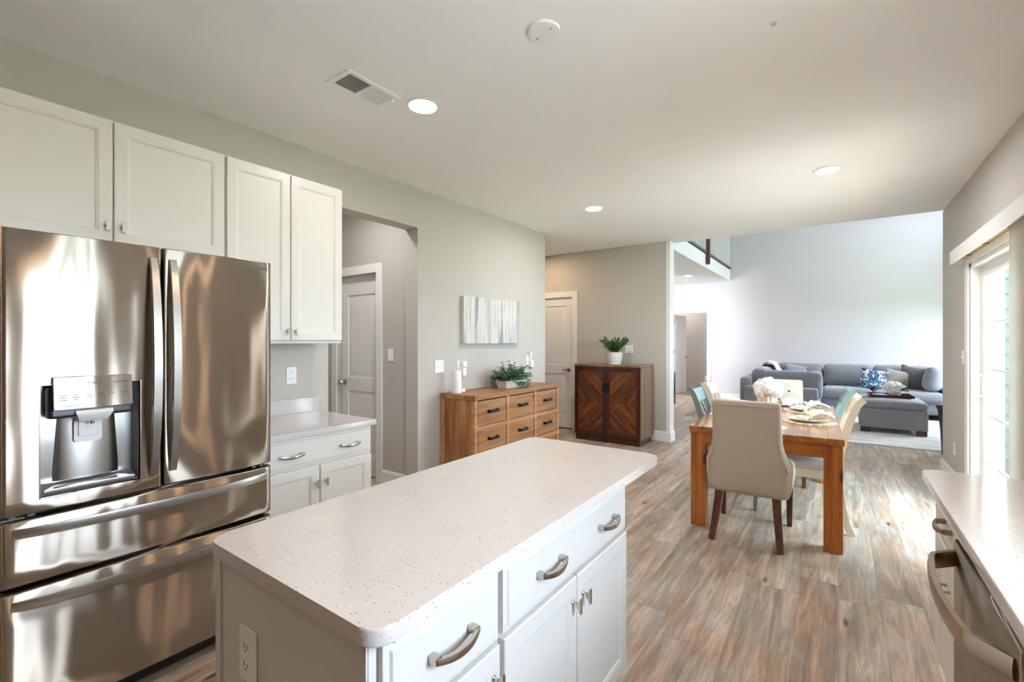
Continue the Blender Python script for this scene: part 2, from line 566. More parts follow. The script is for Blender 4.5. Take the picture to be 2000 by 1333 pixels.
def obj(name, b, m, parent=None, loc=None, rotz=0.0, ang=35, flat=False):
    bm = b.bm
    bmesh.ops.recalc_face_normals(bm, faces=bm.faces)
    me = bpy.data.meshes.new(name)
    bm.to_mesh(me)
    bm.free()
    for mm in (m if isinstance(m, (list, tuple)) else [m]):
        me.materials.append(mm)
    if not flat:
        me.polygons.foreach_set('use_smooth', [True] * len(me.polygons))
        me.set_sharp_from_angle(angle=R(ang))
    o = bpy.data.objects.new(name, me)
    C.objects.link(o)
    if not flat and ang == 35:
        wn = o.modifiers.new('even_shading', 'WEIGHTED_NORMAL')
        wn.keep_sharp = True
    if parent is not None:
        o.parent = parent
    if loc is not None:
        o.location = loc
    o.rotation_euler.z = rotz
    return o


def tag(o, label, cat, group=None):
    o['label'] = label
    o['category'] = cat
    if group:
        o['group'] = group
    return o


def thing(name, label, cat, loc=(0, 0, 0), rotz=0.0, group=None):
    o = bpy.data.objects.new(name, None)
    o.empty_display_size = 0.1
    C.objects.link(o)
    o.location = loc
    o.rotation_euler.z = rotz
    return tag(o, label, cat, group)


def struct(name, b, m, parent=None, **kw):
    o = obj(name, b, m, parent, **kw)
    if parent is None:
        o['kind'] = 'structure'
    return o


def dup(root, loc, rotz=None, label=None, mats=None):
    def cp(o, par):
        c = o.copy()
        C.objects.link(c)
        c.parent = par
        if mats and o.type == 'MESH' and o.data.materials[0] in mats:
            c.data = o.data.copy()
            c.data.materials[0] = mats[o.data.materials[0]]
        for ch in list(o.children):
            cp(ch, c)
        return c
    r = cp(root, None)
    r.location = loc
    if rotz is not None:
        r.rotation_euler.z = rotz
    if label:
        r['label'] = label
    return r


def text_obj(name, s, size, m, parent, M, ext=0.0006):
    cu = bpy.data.curves.new(name, 'FONT')
    cu.body = s
    cu.size = size
    cu.extrude = ext
    cu.align_x = 'CENTER'
    cu.align_y = 'CENTER'
    t = bpy.data.objects.new(name, cu)
    C.objects.link(t)
    dg = bpy.context.evaluated_depsgraph_get()
    me = bpy.data.meshes.new_from_object(t.evaluated_get(dg))
    bpy.data.objects.remove(t)
    me.transform(M)
    me.materials.clear()
    me.materials.append(m)
    o = bpy.data.objects.new(name, me)
    C.objects.link(o)
    o.parent = parent
    return o


FRONT = Matrix.Rotation(R(90), 4, 'X')          # text lying in x-y stands up and faces -y


def wall_cells(b, u0, u1, z0, z1, holes, put):
    """fill a wall rectangle except its holes; put(ua, ub, za, zb) adds one block"""
    us = sorted({u0, u1, *[h[0] for h in holes], *[h[1] for h in holes]})
    for a, c in zip(us, us[1:]):
        if a < u0 - 1e-6 or c > u1 + 1e-6:
            continue
        hs = sorted([(h[2], h[3]) for h in holes if h[0] <= a + 1e-6 and h[1] >= c - 1e-6])
        z = z0
        for (p, q) in hs:
            if p > z + 1e-6:
                put(a, c, z, p)
            z = q
        if z < z1 - 1e-6:
            put(a, c, z, z1)


def wall_x(name, x0, x1, y0, y1, z0, z1, m, holes=()):       # a wall along Y
    b = B()
    wall_cells(b, y0, y1, z0, z1, list(holes), lambda a, c, p, q: b.box(x0, x1, a, c, p, q))
    return struct(name, b, m, flat=True)


def wall_y(name, y0, y1, x0, x1, z0, z1, m, holes=()):       # a wall along X
    b = B()
    wall_cells(b, x0, x1, z0, z1, list(holes), lambda a, c, p, q: b.box(a, c, y0, y1, p, q))
    return struct(name, b, m, flat=True)


# ------------------------------------------------------------------ the setting
ZC = 2.753
XL, XR, YF = -3.08, 0.90, 6.36
b = B(); b.box(-6.2, 2.75, -2.9, 16.0, -0.12, 0.0)
struct('floor', b, m_floor, flat=True)
b = B(); b.box(-6.2, 1.05, -2.9, 6.55, ZC, ZC + 0.3)
struct('ceiling', b, m_ceil, flat=True)
wall_x('wall_left', XL - 0.16, XL, -2.75, 5.06, 0, ZC, m_wall, [(1.978, 2.866, 0, 2.40)])
wall_x('wall_right', XR, XR + 0.15, -2.75, 6.62, 0, ZC, m_wall, [(3.55, 5.38, 0, 2.03), (0.45, 1.25, 1.10, 2.15)])
wall_y('wall_back', -2.9, -2.75, -3.24, 1.05, 0, ZC, m_wall)
wall_y('wall_far', YF, 6.54, -4.9, -1.93, 0, ZC, m_wall, [(-4.14, -3.378, 0, 2.066)])
b = B(); b.box(-1.93, -1.88, YF - 0.004, 6.545, 0, ZC); struct('trim_1', b, m_trim, flat=True)
wall_x('wall_alcove', -4.9, -4.8, 2.6, 6.36, 0, ZC, m_wall)
# hall behind the opening
wall_y('wall_hall', 2.90, 3.02, -4.8, -3.24, 0, ZC, m_wall, [(-4.342, -3.69, 0, 2.055)])
wall_y('wall_entry', 1.2, 1.32, -4.8, -3.24, 0, ZC, m_wall)
wall_x('wall_closet', -4.9, -4.8, 1.2, 2.6, 0, ZC, m_wall)
# living room
YB = 11.83
ZL = 5.4
wall_y('wall_living', YB, YB + 0.14, -2.09, 2.65, 0, ZL, m_wall_b)
wall_y('wall_under', YB, YB + 0.14, -6.2, -2.09, 0, 2.8, m_wall_b, [(-3.45, -2.605, 0, 2.07)])
wall_y('wall_loft', YB, YB + 0.14, -6.2, -2.09, 2.8, ZL, m_wall_w)  # paler than the living wall; its stronger lighting is put into the colour
wall_x('wall_windows', 2.5, 2.65, 6.62, YB, 0, ZL, m_wall_b, [(9.6, 11.0, 0.8, 2.1), (7.6, 9.0, 3.5, 4.2), (9.6, 11.0, 3.5, 4.2)])
wall_y('wall_outside', 6.55, 6.62, 1.05, 2.65, 0, ZL, m_wall_b)
wall_y('wall_above', 6.40, 6.55, -6.2, 1.05, ZC + 0.3, ZL, m_wall_b)
wall_x('wall_console', -3.30, -3.16, 6.54, 9.6, 0, 2.8, m_wall_b)
wall_x('wall_side', -6.2, -6.1, 6.54, YB, 0, ZL, m_wall_w)
b = B(); b.box(-6.2, 2.65, 6.4, YB + 0.14, ZL, ZL + 0.12); struct('ceiling_living', b, m_ceil, flat=True)
b = B(); b.box(-6.2, -2.09, 6.54, YB, 2.80, 3.06); struct('ceiling_soffit', b, m_wall_w, flat=True)
# bedroom beyond the living room's doorway
wall_y('wall_bedroom', 13.3, 13.4, -5.2, -2.0, 0, 2.8, m_wall)
wall_x('wall_bedside', -2.62, -2.5, 11.97, 13.3, 0, 2.8, m_wall)
wall_x('wall_bedend', -5.3, -5.2, 11.97, 13.3, 0, 2.8, m_wall)
b = B(); b.box(-5.3, -2.0, 11.97, 13.4, 2.75, 2.85); struct('ceiling_bedroom', b, m_ceil, flat=True)
b = B(); b.box(-5.2, -2.62, 11.84, 13.3, 0.0, 0.012); struct('floor_bedroom', b, m_floor2, flat=True)


def baseboard(name, a, c, side, h=0.135, t=0.016):
    """a run from a to c (x, y); side: unit vector into the room"""
    a, c, s_ = Vector((*a, 0)), Vector((*c, 0)), Vector((*side, 0))
    prof = [(0, 0), (t + 0.004, 0), (t + 0.004, 0.012), (t, 0.018), (t, h - 0.035), (t * 0.75, h - 0.02), (t * 0.55, h - 0.008), (0.002, h), (0, h)]
    bb = B()
    bb.rings([[p + s_ * d + Vector((0, 0, z)) for d, z in prof] for p in (a, c)])
    return struct(name, bb, m_trim)


baseboard('baseboard_left', (XL, 2.866), (XL, 5.06), (1, 0))
baseboard('baseboard_far', (-3.29, YF), (-1.88, YF), (0, -1))
baseboard('baseboard_end', (-1.88, YF - 0.016), (-1.88, 6.545), (1, 0))
baseboard('baseboard_right', (XR, 5.50), (XR, 6.62), (-1, 0))
baseboard('baseboard_return', (XR - 0.016, 6.62), (1.05, 6.62), (0, 1))
baseboard('baseboard_hall', (-3.60, 2.90), (-3.24, 2.90), (0, -1))
baseboard('baseboard_jamb', (XL, 2.866), (-3.24, 2.866), (0, -1))
baseboard('baseboard_living', (-2.50, YB), (2.5, YB), (0, -1))


def casing_y(bb, x0, x1, y, z1, w=0.088, t=0.018, sgn=-1, left=True):
    """door casing on a wall facing -Y (sgn -1)"""
    ya, yb = (y - t, y) if sgn < 0 else (y, y + t)
    if left:
        bb.box(x0 - w, x0, ya, yb, 0, z1 + w, 0.004)
    bb.box(x1, x1 + w, ya, yb, 0, z1 + w, 0.004)
    bb.box(x0 if left else x0 - 0.02, x1, ya + 0.001, yb, z1, z1 + w, 0.004)
    return bb


def panel_door(bb, x0, x1, y0, y1, z0, z1, panels, rail=0.115):
    """a door slab facing -Y with sunk, moulded panels: panels is a list of (za, zb)"""
    bb.box(x0, x1, y0 + 0.012, y1, z0, z1)
    xs = (x0 + rail, x1 - rail)
    bb.box(x0, xs[0], y0, y0 + 0.014, z0, z1, 0.002)
    bb.box(xs[1], x1, y0, y0 + 0.014, z0, z1, 0.002)
    zs = [z0] + [q for p in panels for q in p] + [z1]
    for za, zb in zip(zs[::2], zs[1::2]):
        bb.box(xs[0], xs[1], y0, y0 + 0.014, za, zb, 0.002)
    for za, zb in panels:
        g = 0.035
        bb.rings([[Vector((xs[0] + k, yy, za + k)), Vector((xs[1] - k, yy, za + k)), Vector((xs[1] - k, yy, zb - k)), Vector((xs[0] + k, yy, zb - k))]
                  for k, yy in ((0.004, y0 + 0.0125), (g, y0 + 0.0105), (g + 0.02, y0 + 0.003))], cap=False)
        k = g + 0.02
        bb.box(xs[0] + k, xs[1] - k, y0 + 0.003, y0 + 0.013, za + k, zb - k)
    return bb


def lever(bb, x, y, z, d=-1):
    bb.lathe([(0.001, 0), (0.030, 0), (0.031, 0.006), (0.024, 0.012), (0.012, 0.016), (0.011, 0.045), (0.0, 0.046)], 20, Matrix.Translation((x, y, z)) @ Matrix.Rotation(R(90), 4, 'X'))
    bb.sweep([(x, y - 0.042, z), (x + d * 0.03, y - 0.046, z + 0.002), (x + d * 0.07, y - 0.044, z + 0.002), (x + d * 0.105, y - 0.040, z - 0.003)], [0.009, 0.0085, 0.0075, 0.006], 10)
    return bb


d1 = struct('door_1', casing_y(B(), -4.14, -3.378, YF, 2.066), m_trim)
obj('door_slab', panel_door(B(), -4.136, -3.382, YF + 0.012, YF + 0.05, 0.018, 2.062, [(0.20, 0.86), (1.00, 1.935)]), m_door, d1)
obj('door_gap_shade', B().box(-4.14, -3.378, YF + 0.02, 6.54, 0.0, 0.012), m_dark, d1)  # dark strip that stands in for the shade under the door
obj('door_handle', lever(B(), -3.44, YF + 0.012, 0.93), m_brass, d1)
d2 = struct('door_2', casing_y(B(), -4.342, -3.69, 2.90, 2.055), m_trim)
obj('door_slab', panel_door(B(), -4.335, -3.695, 2.952, 2.99, 0.012, 2.0, [(0.20, 0.86), (1.00, 1.86)], 0.10), m_door, d2)
obj('door_head', B().box(-4.342, -3.69, 2.955, 3.02, 2.0, 2.055, 0.003), m_trim, d2)
bb = B()
bb.lathe([(0.001, 0), (0.03, 0), (0.031, 0.005), (0.012, 0.012), (0.011, 0.035), (0.026, 0.042), (0.030, 0.055), (0.024, 0.068), (0.0, 0.072)], 20,
         Matrix.Translation((-4.285, 2.952, 0.945)) @ Matrix.Rotation(R(90), 4, 'X'))
obj('door_knob', bb, m_nickel, d2)
d3 = struct('door_3', casing_y(B(), -3.45, -2.605, YB, 2.07), m_trim)
bb = panel_door(B(), 0, 0.80, 0, 0.036, 0.012, 2.05, [(0.20, 0.86), (1.00, 1.93)])
ds = obj('door_slab', bb, m_door, d3, (-3.44, YB + 0.16, 0), R(83))
bb = B()
for z in (0.25, 1.05, 1.82):
    bb.box(-3.447, -3.425, YB + 0.12, YB + 0.16, z, z + 0.1, 0.003)
obj('door_hinge', bb, m_nickel, d3)
obj('door_knob', lever(B(), 0.74, 0.0, 0.95, -1), m_brass, ds)

# ------------------------------------------------------------------ windows, slider and outdoors
w1 = struct('door_4', casing_y(B(), 3.55, 5.38, 0, 2.03, 0.11, 0.016, -1), m_trim)       # built along x, turned to the right wall
w1.rotation_euler.z = R(-90)
w1.location = (XR, 8.93, 0)


def RW(y):                                    # world Y -> local x on the right wall (8.93 - Y)
    return 8.93 - y


# the slider stands 0.07 behind the wall face; local y is depth into the wall, local x runs toward the camera
bb = B()
for xa, xb in ((3.55, 3.585), (5.345, 5.38)):
    bb.box(xa, xb, 0.0, 0.15, 0, 2.03, 0.002)
bb.box(3.55, 5.38, 0.0, 0.15, 1.995, 2.03, 0.002)
bb.box(3.55, 5.38, 0.0, 0.15, 0.0, 0.022, 0.002)
obj('frame', bb, m_trim, w1)
for k, (xa, xb, yy) in enumerate(((3.585, 4.50, 0.06), (4.44, 5.345, 0.105))):
    bb = B()
    bb.box(xa, xa + 0.085, yy, yy + 0.04, 0.022, 1.995, 0.004)
    bb.box(xb - 0.085, xb, yy, yy + 0.04, 0.022, 1.995, 0.004)
    bb.box(xa + 0.085, xb - 0.085, yy, yy + 0.04, 1.90, 1.995, 0.004)
    bb.box(xa + 0.085, xb - 0.085, yy, yy + 0.04, 0.022, 0.10, 0.004)
    sash = obj('sash', bb, m_trim, w1)
    bb = B()
    for z in (0.41, 0.785, 1.158, 1.53):
        bb.box(xa + 0.085, xb - 0.085, yy + 0.012, yy + 0.028, z - 0.009, z + 0.009)
    xm = (xa + xb) / 2
    bb.box(xm - 0.009, xm + 0.009, yy + 0.0125, yy + 0.0275, 0.10, 1.90)
    obj('grille', bb, m_trim, sash)
    obj('glass', B().box(xa + 0.08, xb - 0.08, yy + 0.018, yy + 0.022, 0.095, 1.905), m_glass_t, sash)
    if k == 0:
        h = [(xa + 0.045, yy, 0.925), (xa + 0.045, yy - 0.03, 0.93), (xa + 0.045, yy - 0.045, 0.96), (xa + 0.045, yy - 0.038, 1.01),
             (xa + 0.045, yy - 0.045, 1.07), (xa + 0.045, yy - 0.03, 1.095), (xa + 0.045, yy, 1.10)]
        obj('pull_handle', B().sweep(h, 0.009, 8, up=(1, 0, 0)), m_white, sash)


def window_right(name, ya, yb, za, zb, x, mull):
    bb = B()
    w = 0.07
    bb.box(x - 0.018, x, ya - w, ya, za - w, zb + w, 0.003)
    bb.box(x - 0.018, x, yb, yb + w, za - w, zb + w, 0.003)
    bb.box(x - 0.018, x, ya, yb, zb, zb + w, 0.003)
    bb.box(x - 0.05, x, ya - w - 0.02, yb + w + 0.02, za - 0.03, za, 0.004)
    o = struct(name, bb, m_trim)
    f = B()
    for q in (ya, yb - 0.04):
        f.box(x + 0.06, x + 0.10, q, q + 0.04, za, zb)
    for q in (za, zb - 0.04, (za + zb) / 2 - 0.02):
        f.box(x + 0.06, x + 0.10, ya, yb, q, q + 0.04)
    for q in mull:
        f.box(x + 0.055, x + 0.105, q - 0.04, q + 0.04, za, zb)
    obj('sash', f, m_trim, o)
    obj('glass', B().box(x + 0.078, x + 0.082, ya + 0.01, yb - 0.01, za + 0.01, zb - 0.01), m_glass, o)
    return o


window_right('window_1', 0.45, 1.25, 1.10, 2.15, XR, [0.895])
for k, (ya, yb, za, zb) in enumerate([(9.6, 11.0, 0.8, 2.1), (7.6, 9.0, 3.5, 4.2), (9.6, 11.0, 3.5, 4.2)]):
    window_right('window_%d' % (k + 2), ya, yb, za, zb, 2.5, [(ya + yb) / 2])

# outdoors: patio, lawn, the living room's outer wall in lap siding with a white corner board
b = B(); b.box(1.05, 6.0, -2.0, 6.4, -0.14, -0.04); struct('patio', b, m_patio, flat=True)
b = B(); b.box(1.05, 40, -30, 40, -0.3, -0.15); struct('lawn', b, m_grass, flat=True)
b = B()
z = -0.1
while z < 5.4:
    vs_ = [Vector((1.06, 6.552, z)), Vector((1.06, 6.530, z)), Vector((1.06, 6.545, z + 0.155)), Vector((1.06, 6.552, z + 0.155))]
    b.rings([vs_, [p + Vector((1.6, 0, 0)) for p in vs_]])
    z += 0.15
struct('siding', b, m_siding, flat=True)
b = B(); b.box(1.06, 1.15, 6.505, 6.53, -0.1, 5.4); b.box(1.22, 1.335, 6.505, 6.53, -0.1, 5.4)
struct('trim_2', b, m_trim)

# ------------------------------------------------------------------ loft railing
t = thing('loft_railing', 'dark metal and white baluster railing along the loft edge', 'railing', (-2.09, 9.2, 3.06))
obj('bottom_rail', B().box(-0.03, 0.03, -2.6, 2.6, 0.015, 0.05), m_greywood, t)
obj('handrail', B().box(-0.035, 0.035, -2.6, 2.6, 0.92, 0.98, 0.01), m_greywood, t)
for yy in (0.2,):
    obj('newel_post', B().box(0.012, 0.075, yy - 0.035, yy + 0.035, -0.20, 1.02, 0.004), m_legw, t)
for k in range(47):
    yy = -2.55 + k * 0.111
    obj('baluster', B().box(-0.012, 0.012, yy - 0.012, yy + 0.012, 0.05, 0.92), m_white, t)


# ------------------------------------------------------------------ cabinet parts
def shaker(bb, x0, x1, z0, z1, y=0.0, th=0.02, rail=0.057, dep=0.008):
    """a door front facing -Y: frame, sloping lip and sunk panel"""
    e = 0.003
    loops = [(0, y + th), (0, y + e), (e, y), (rail - 0.008, y), (rail - 0.004, y + 0.003), (rail, y + 0.0035), (rail + 0.004, y + dep), ]
    rs = [[Vector((x0 + k, yy, z0 + k)), Vector((x1 - k, yy, z0 + k)), Vector((x1 - k, yy, z1 - k)), Vector((x0 + k, yy, z1 - k))] for k, yy in loops]
    bb.rings(rs)
    return bb


def drawer_front(bb, x0, x1, z0, z1, y=0.0, th=0.02):
    loops = [(0, y + th), (0, y + 0.007), (0.004, y + 0.005), (0.014, y + 0.005), (0.018, y), ]
    rs = [[Vector((x0 + k, yy, z0 + k)), Vector((x1 - k, yy, z0 + k)), Vector((x1 - k, yy, z1 - k)), Vector((x0 + k, yy, z1 - k))] for k, yy in loops]
    bb.rings(rs)
    return bb


def pull(bb, x, z, y=0.0, L=0.118):
    """an arched bow pull with square feet, lying along x"""
    h = L / 2
    for s_ in (-1, 1):
        bb.box(x + s_ * h - 0.009, x + s_ * h + 0.009, y - 0.024, y, z - 0.008, z + 0.008, 0.003)
    n = 14
    path, rad = [], []
    for k in range(n + 1):
        u = -1 + 2 * k / n
        path.append((x + u * (h + 0.004), y - 0.021 - 0.013 * (1 - u * u), z - 0.006 * (1 - u * u)))
        rad.append(1.0 + 0.25 * (1 - u * u))
    sec = [(-0.004, -0.006), (0.004, -0.006), (0.0055, 0), (0.004, 0.006), (-0.004, 0.006), (-0.0055, 0)]
    return bb.sweep(path, rad, sec=sec)


def knob(bb, x, z, y=0.0):
    """a stem that flares into a narrow upright wedge"""
    bb.lathe([(0.0, 0), (0.0065, 0), (0.0065, 0.003), (0.004, 0.006), (0.004, 0.014)], 12, Matrix.Translation((x, y, z)) @ Matrix.Rotation(R(90), 4, 'X'))
    rs = []
    for yy, hh, w in ((0.012, 0.005, 0.004), (0.018, 0.008, 0.0045), (0.023, 0.014, 0.005), (0.026, 0.0215, 0.0055), (0.029, 0.024, 0.0055), (0.031, 0.0225, 0.005)):
        rs.append([Vector((x + w * cx, y - yy, z - 0.004 + hh * cz)) for cx, cz in ((-1, -1), (1, -1), (1, 1), (-1, 1))])
    return bb.rings(rs)


def cabinet(name, label, loc, rotz, W, D, z0, z1, fronts, m, toe=0.0, group=None, hw=None, base_side=0.0):
    """fronts: ('door'|'drawer', x0, x1, z0, z1, [(hardware x, z)...]) on the face at local y 0; carcass behind"""
    hw = hw or m_nickel
    t = thing(name, label, 'cabinet', loc, rotz, group)
    bb = B()
    bb.box(0, W, 0.022, D, z0 + toe, z1, 0.0015)
    if toe:
        bb.box(0.0, W, 0.09, D, z0, z0 + toe)
    obj('carcass', bb, m, t)
    for kind, x0, x1, za, zb, hws in fronts:
        bb = B()
        if kind == 'door':
            f = obj('door', shaker(bb, x0, x1, za, zb, 0.0), m, t)
            for hx, hz in hws:
                obj('knob', knob(B(), hx, hz), hw, f)
        else:
            f = obj('drawer', drawer_front(bb, x0, x1, za, zb, 0.0), m, t)
            for hx, hz in hws:
                obj('handle', pull(B(), hx, hz), hw, f)
    return t


def rounded(x0, x1, y0, y1, r, n=6, which=(1, 1, 1, 1)):
    pts = []
    for k, (cx, cy, a) in enumerate(((x0 + r, y0 + r, 180), (x1 - r, y0 + r, 270), (x1 - r, y1 - r, 0), (x0 + r, y1 - r, 90))):
        if which[k]:
            pts += [(cx + r * math.cos(R(a + 90 * i / n)), cy + r * math.sin(R(a + 90 * i / n))) for i in range(n + 1)]
        else:
            pts.append(((x0, x1, x1, x0)[k], (y0, y0, y1, y1)[k]))
    return pts


ZT, TH = 0.88, 0.035
FACE_L = R(90)         # local -y looks to +X; local x runs along world +Y
FACE_R = R(-90)        # local -y looks to -X; local x runs along world -Y

# island: two units, panel, top
def iy(y):
    return y - 0.53


cabinet('island_cabinet', 'white island cabinet with one drawer and one door, nearest the camera', (-0.66, 0.53, 0), FACE_L, 0.36, 0.60, 0, ZT - TH,
        [('drawer', 0.006, 0.349, 0.664, 0.832, [(0.178, 0.752)]), ('door', 0.006, 0.349, 0.135, 0.652, [(0.322, 0.588)])], m_isl, 0.105)
cabinet('island_cabinet', 'wide white island cabinet with two drawer pulls over a pair of doors', (-0.66, 0.892, 0), FACE_L, 0.798, 0.60, 0, ZT - TH,
        [('drawer', 0.006, 0.79, 0.664, 0.832, [(0.215, 0.752), (0.60, 0.752)]), ('door', 0.006, 0.382, 0.135, 0.652, [(0.352, 0.585)]),
         ('door', 0.388, 0.79, 0.135, 0.652, [(0.418, 0.585)])], m_isl, 0.105)
t = thing('end_panel', 'grey-white end panel of the island holding the power outlet', 'panel', (-0.96, 0.52, 0))
obj('panel', B().box(-0.292, 0.282, -0.006, 0.01, 0.0, ZT - TH), m_isl, t)
obj('corner_stile', B().box(-0.32, -0.292, -0.012, 0.01, 0, ZT - TH, 0.002), m_isl, t)
obj('corner_stile', B().box(0.272, 0.280, -0.010, 0.008, 0, ZT - TH, 0.001), m_isl, t)
tag(obj('island_countertop', B().prism(rounded(-1.306, -0.64, 0.497, 2.02, 0.045, 8), ZT - TH, ZT, 0.006), m_quartz),
    'speckled cream quartz island top with rounded corners', 'countertop')


def outlet(name, label, loc, rotz, w=0.07, h=0.115, kind='duplex', group=None):
    """a wall plate in local x-z facing -y, centre at loc"""
    t = thing(name, label, 'outlet' if kind in ('duplex', 'square') else 'switch', loc, rotz, group)
    obj('plate', B().box(-w / 2, w / 2, -0.006, 0, -h / 2, h / 2, 0.003), m_white, t)
    if kind == 'duplex':
        for z in (-0.021, 0.021):
            bb = B()
            bb.prism(rounded(-0.0165, 0.0165, -0.014, 0.014, 0.011, 5), 0.0, 0.003)
            bmesh.ops.transform(bb.bm, matrix=Matrix.Translation((0, -0.0055, z)) @ Matrix.Rotation(R(90), 4, 'X'), verts=bb.bm.verts)
            s_ = obj('socket', bb, m_white, t)
            obj('slots', B().box(-0.008, -0.006, -0.0092, -0.008, z - 0.002, z + 0.007).box(0.006, 0.008, -0.0092, -0.008, z - 0.002, z + 0.006)
                .box(-0.002, 0.002, -0.0092, -0.008, z - 0.010, z - 0.006), m_slot, s_)
    elif kind in ('switch', 'double'):
        for x in ((0,) if kind == 'switch' else (-0.022, 0.022)):
            obj('toggle', B().box(x - 0.005, x + 0.005, -0.016, -0.005, -0.006, 0.010, 0.002), m_white, t)
    return t


outlet('wall_outlet', 'white duplex outlet on the near end panel of the island', (-1.114, 0.514, 0.652), 0, 0.078, 0.125)

# left base unit with its top and splash
cabinet('base_cabinet', 'white base cabinet under the small counter beside the fridge', (-2.44, 1.168, 0), FACE_L, 0.712, 0.635, 0, ZT - TH,
        [('drawer', 0.008, 0.704, 0.678, 0.838, [(0.174, 0.752), (0.541, 0.752)]), ('door', 0.008, 0.345, 0.125, 0.662, [(0.318, 0.568)]),
         ('door', 0.352, 0.704, 0.125, 0.662, [(0.380, 0.568)])], m_cab, 0.105)
tag(obj('countertop', B().box(-3.078, -2.41, 1.166, 1.89, ZT - TH, ZT, 0.005), m_quartz), 'short pale quartz counter beside the fridge', 'countertop')
tag(obj('backsplash', B().box(-3.078, -3.058, 1.166, 1.888, ZT, ZT + 0.10, 0.002), m_quartz), 'low quartz backsplash strip standing on the small counter', 'backsplash')
outlet('wall_outlet', 'white duplex outlet above the counter beside the fridge', (XL, 1.696, 1.142), FACE_L)

# wall cabinets
cabinet('wall_cabinet', 'tall white two-door wall cabinet at the right of the fridge', (-2.74, 1.142, 0), FACE_L, 0.727, 0.335, 1.364, 2.41,
        [('door', 0.004, 0.362, 1.384, 2.398, [(0.340, 1.440)]), ('door', 0.368, 0.723, 1.384, 2.398, [(0.392, 1.440)])], m_cab)
cabinet('wall_cabinet', 'wide white two-door cabinet above the fridge', (-2.74, 0.182, 0), FACE_L, 0.956, 0.335, 1.838, 2.41,
        [('door', 0.004, 0.477, 1.836, 2.398, [(0.452, 1.912)]), ('door', 0.482, 0.951, 1.836, 2.398, [(0.510, 1.912)])], m_cab)

# ------------------------------------------------------------------ refrigerator
fr = thing('refrigerator', 'stainless french-door refrigerator with water dispenser', 'refrigerator', (-2.255, 0.245, 0), FACE_L)
obj('body', B().box(0.006, 0.904, 0.12, 0.80, 0.03, 1.75, 0.006), m_plas, fr)
obj('gasket', B().box(0.014, 0.09, 0.066, 0.122, 0.05, 1.74).box(0.395, 0.896, 0.066, 0.122, 0.05, 1.74).box(0.09, 0.395, 0.066, 0.122, 0.05, 0.82).box(0.09, 0.395, 0.066, 0.122, 1.235, 1.74), m_dark, fr)


def face_y(x):
    """the gentle bow of the fridge's front"""
    u = (x - 0.455) / 0.455
    return 0.006 * u * u


def curved_panel(bb, x0, x1, z0, z1, dep=0.064, hole=None, rl=0.012, rr=0.012):
    xs = sorted(set([x0 + (x1 - x0) * k / 22 for k in range(23)] + [x0 + rl * q for q in (0.08, 0.3, 0.6, 1)] + [x1 - rr * q for q in (0.08, 0.3, 0.6, 1)]
                    + (list(hole[:2]) if hole else [])))
    zs = sorted(set([z0, z0 + 0.004, z1 - 0.004, z1] + (list(hole[2:]) if hole else []) + [z0 + (z1 - z0) * k / 4 for k in range(5)]))

    def yy(x, z):
        y = face_y(x)
        for d, r_ in ((x - x0, rl), (x1 - x, rr)):
            if d < r_:
                y += r_ - math.sqrt(max(0, r_ * r_ - (r_ - d) ** 2))
        if min(z - z0, z1 - z) < 0.001:
            y += 0.004
        return y
    V = [[bb.bm.verts.new((x, yy(x, z), z)) for z in zs] for x in xs]
    for i in range(len(xs) - 1):
        for j in range(len(zs) - 1):
            if hole and hole[0] - 1e-6 <= xs[i] and xs[i + 1] <= hole[1] + 1e-6 and hole[2] - 1e-6 <= zs[j] and zs[j + 1] <= hole[3] + 1e-6:
                continue
            bb.bm.faces.new((V[i][j], V[i + 1][j], V[i + 1][j + 1], V[i][j + 1]))
    be = [e for e in bb.bm.edges if len(e.link_faces) == 1]
    ret = bmesh.ops.extrude_edge_only(bb.bm, edges=be)
    for v in [g for g in ret['geom'] if isinstance(g, bmesh.types.BMVert)]:
        v.co.y = dep + (0.01 if hole and hole[0] - 1e-4 <= v.co.x <= hole[1] + 1e-4 and hole[2] - 1e-4 <= v.co.z <= hole[3] + 1e-4 else 0)
    return bb


HOLE = (0.103, 0.382, 0.833, 1.223)
dl = obj('left_door', curved_panel(B(), 0.002, 0.4505, 0.787, 1.762, hole=HOLE, rl=0.02, rr=0.006), m_steel, fr, ang=50)
dr = obj('right_door', curved_panel(B(), 0.4605, 0.908, 0.787, 1.762, rl=0.006, rr=0.03), m_steel, fr, ang=50)
dw1 = obj('upper_drawer', curved_panel(B(), 0.002, 0.908, 0.548, 0.768, rl=0.02, rr=0.03), m_steel, fr, ang=50)
dw2 = obj('lower_drawer', curved_panel(B(), 0.002, 0.908, 0.07, 0.526, rl=0.02, rr=0.03), m_steel, fr, ang=50)
obj('kick_plate', B().box(0.02, 0.89, 0.05, 0.12, 0.012, 0.062), m_dplas, fr)
SEC = [(-0.017, -0.004), (-0.013, 0.005), (0.013, 0.005), (0.017, -0.004), (0.0, -0.007)]


def fridge_handle_v(x):
    path = []
    for k in range(25):
        u = k / 24
        path.append((x, face_y(x) - 0.004 - 0.052 * math.sin(PI * u) ** 0.7, 0.845 + (1.715 - 0.845) * u))
    return B().sweep(path, [0.9 + 0.15 * math.sin(PI * k / 24) for k in range(25)], sec=[(p, -q) for p, q in SEC], up=(0, 1, 0))


def fridge_handle_h(z):
    path = []
    for k in range(25):
        u = k / 24
        x = 0.036 + (0.872 - 0.036) * u
        path.append((x, face_y(x) - 0.004 - 0.046 * math.sin(PI * u) ** 0.6, z))
    sec = [(-0.004, -0.016), (0.006, -0.016), (0.009, 0), (0.006, 0.016), (-0.004, 0.016)]
    return B().sweep(path, [0.95 + 0.1 * math.sin(PI * k / 24) for k in range(25)], sec=sec)


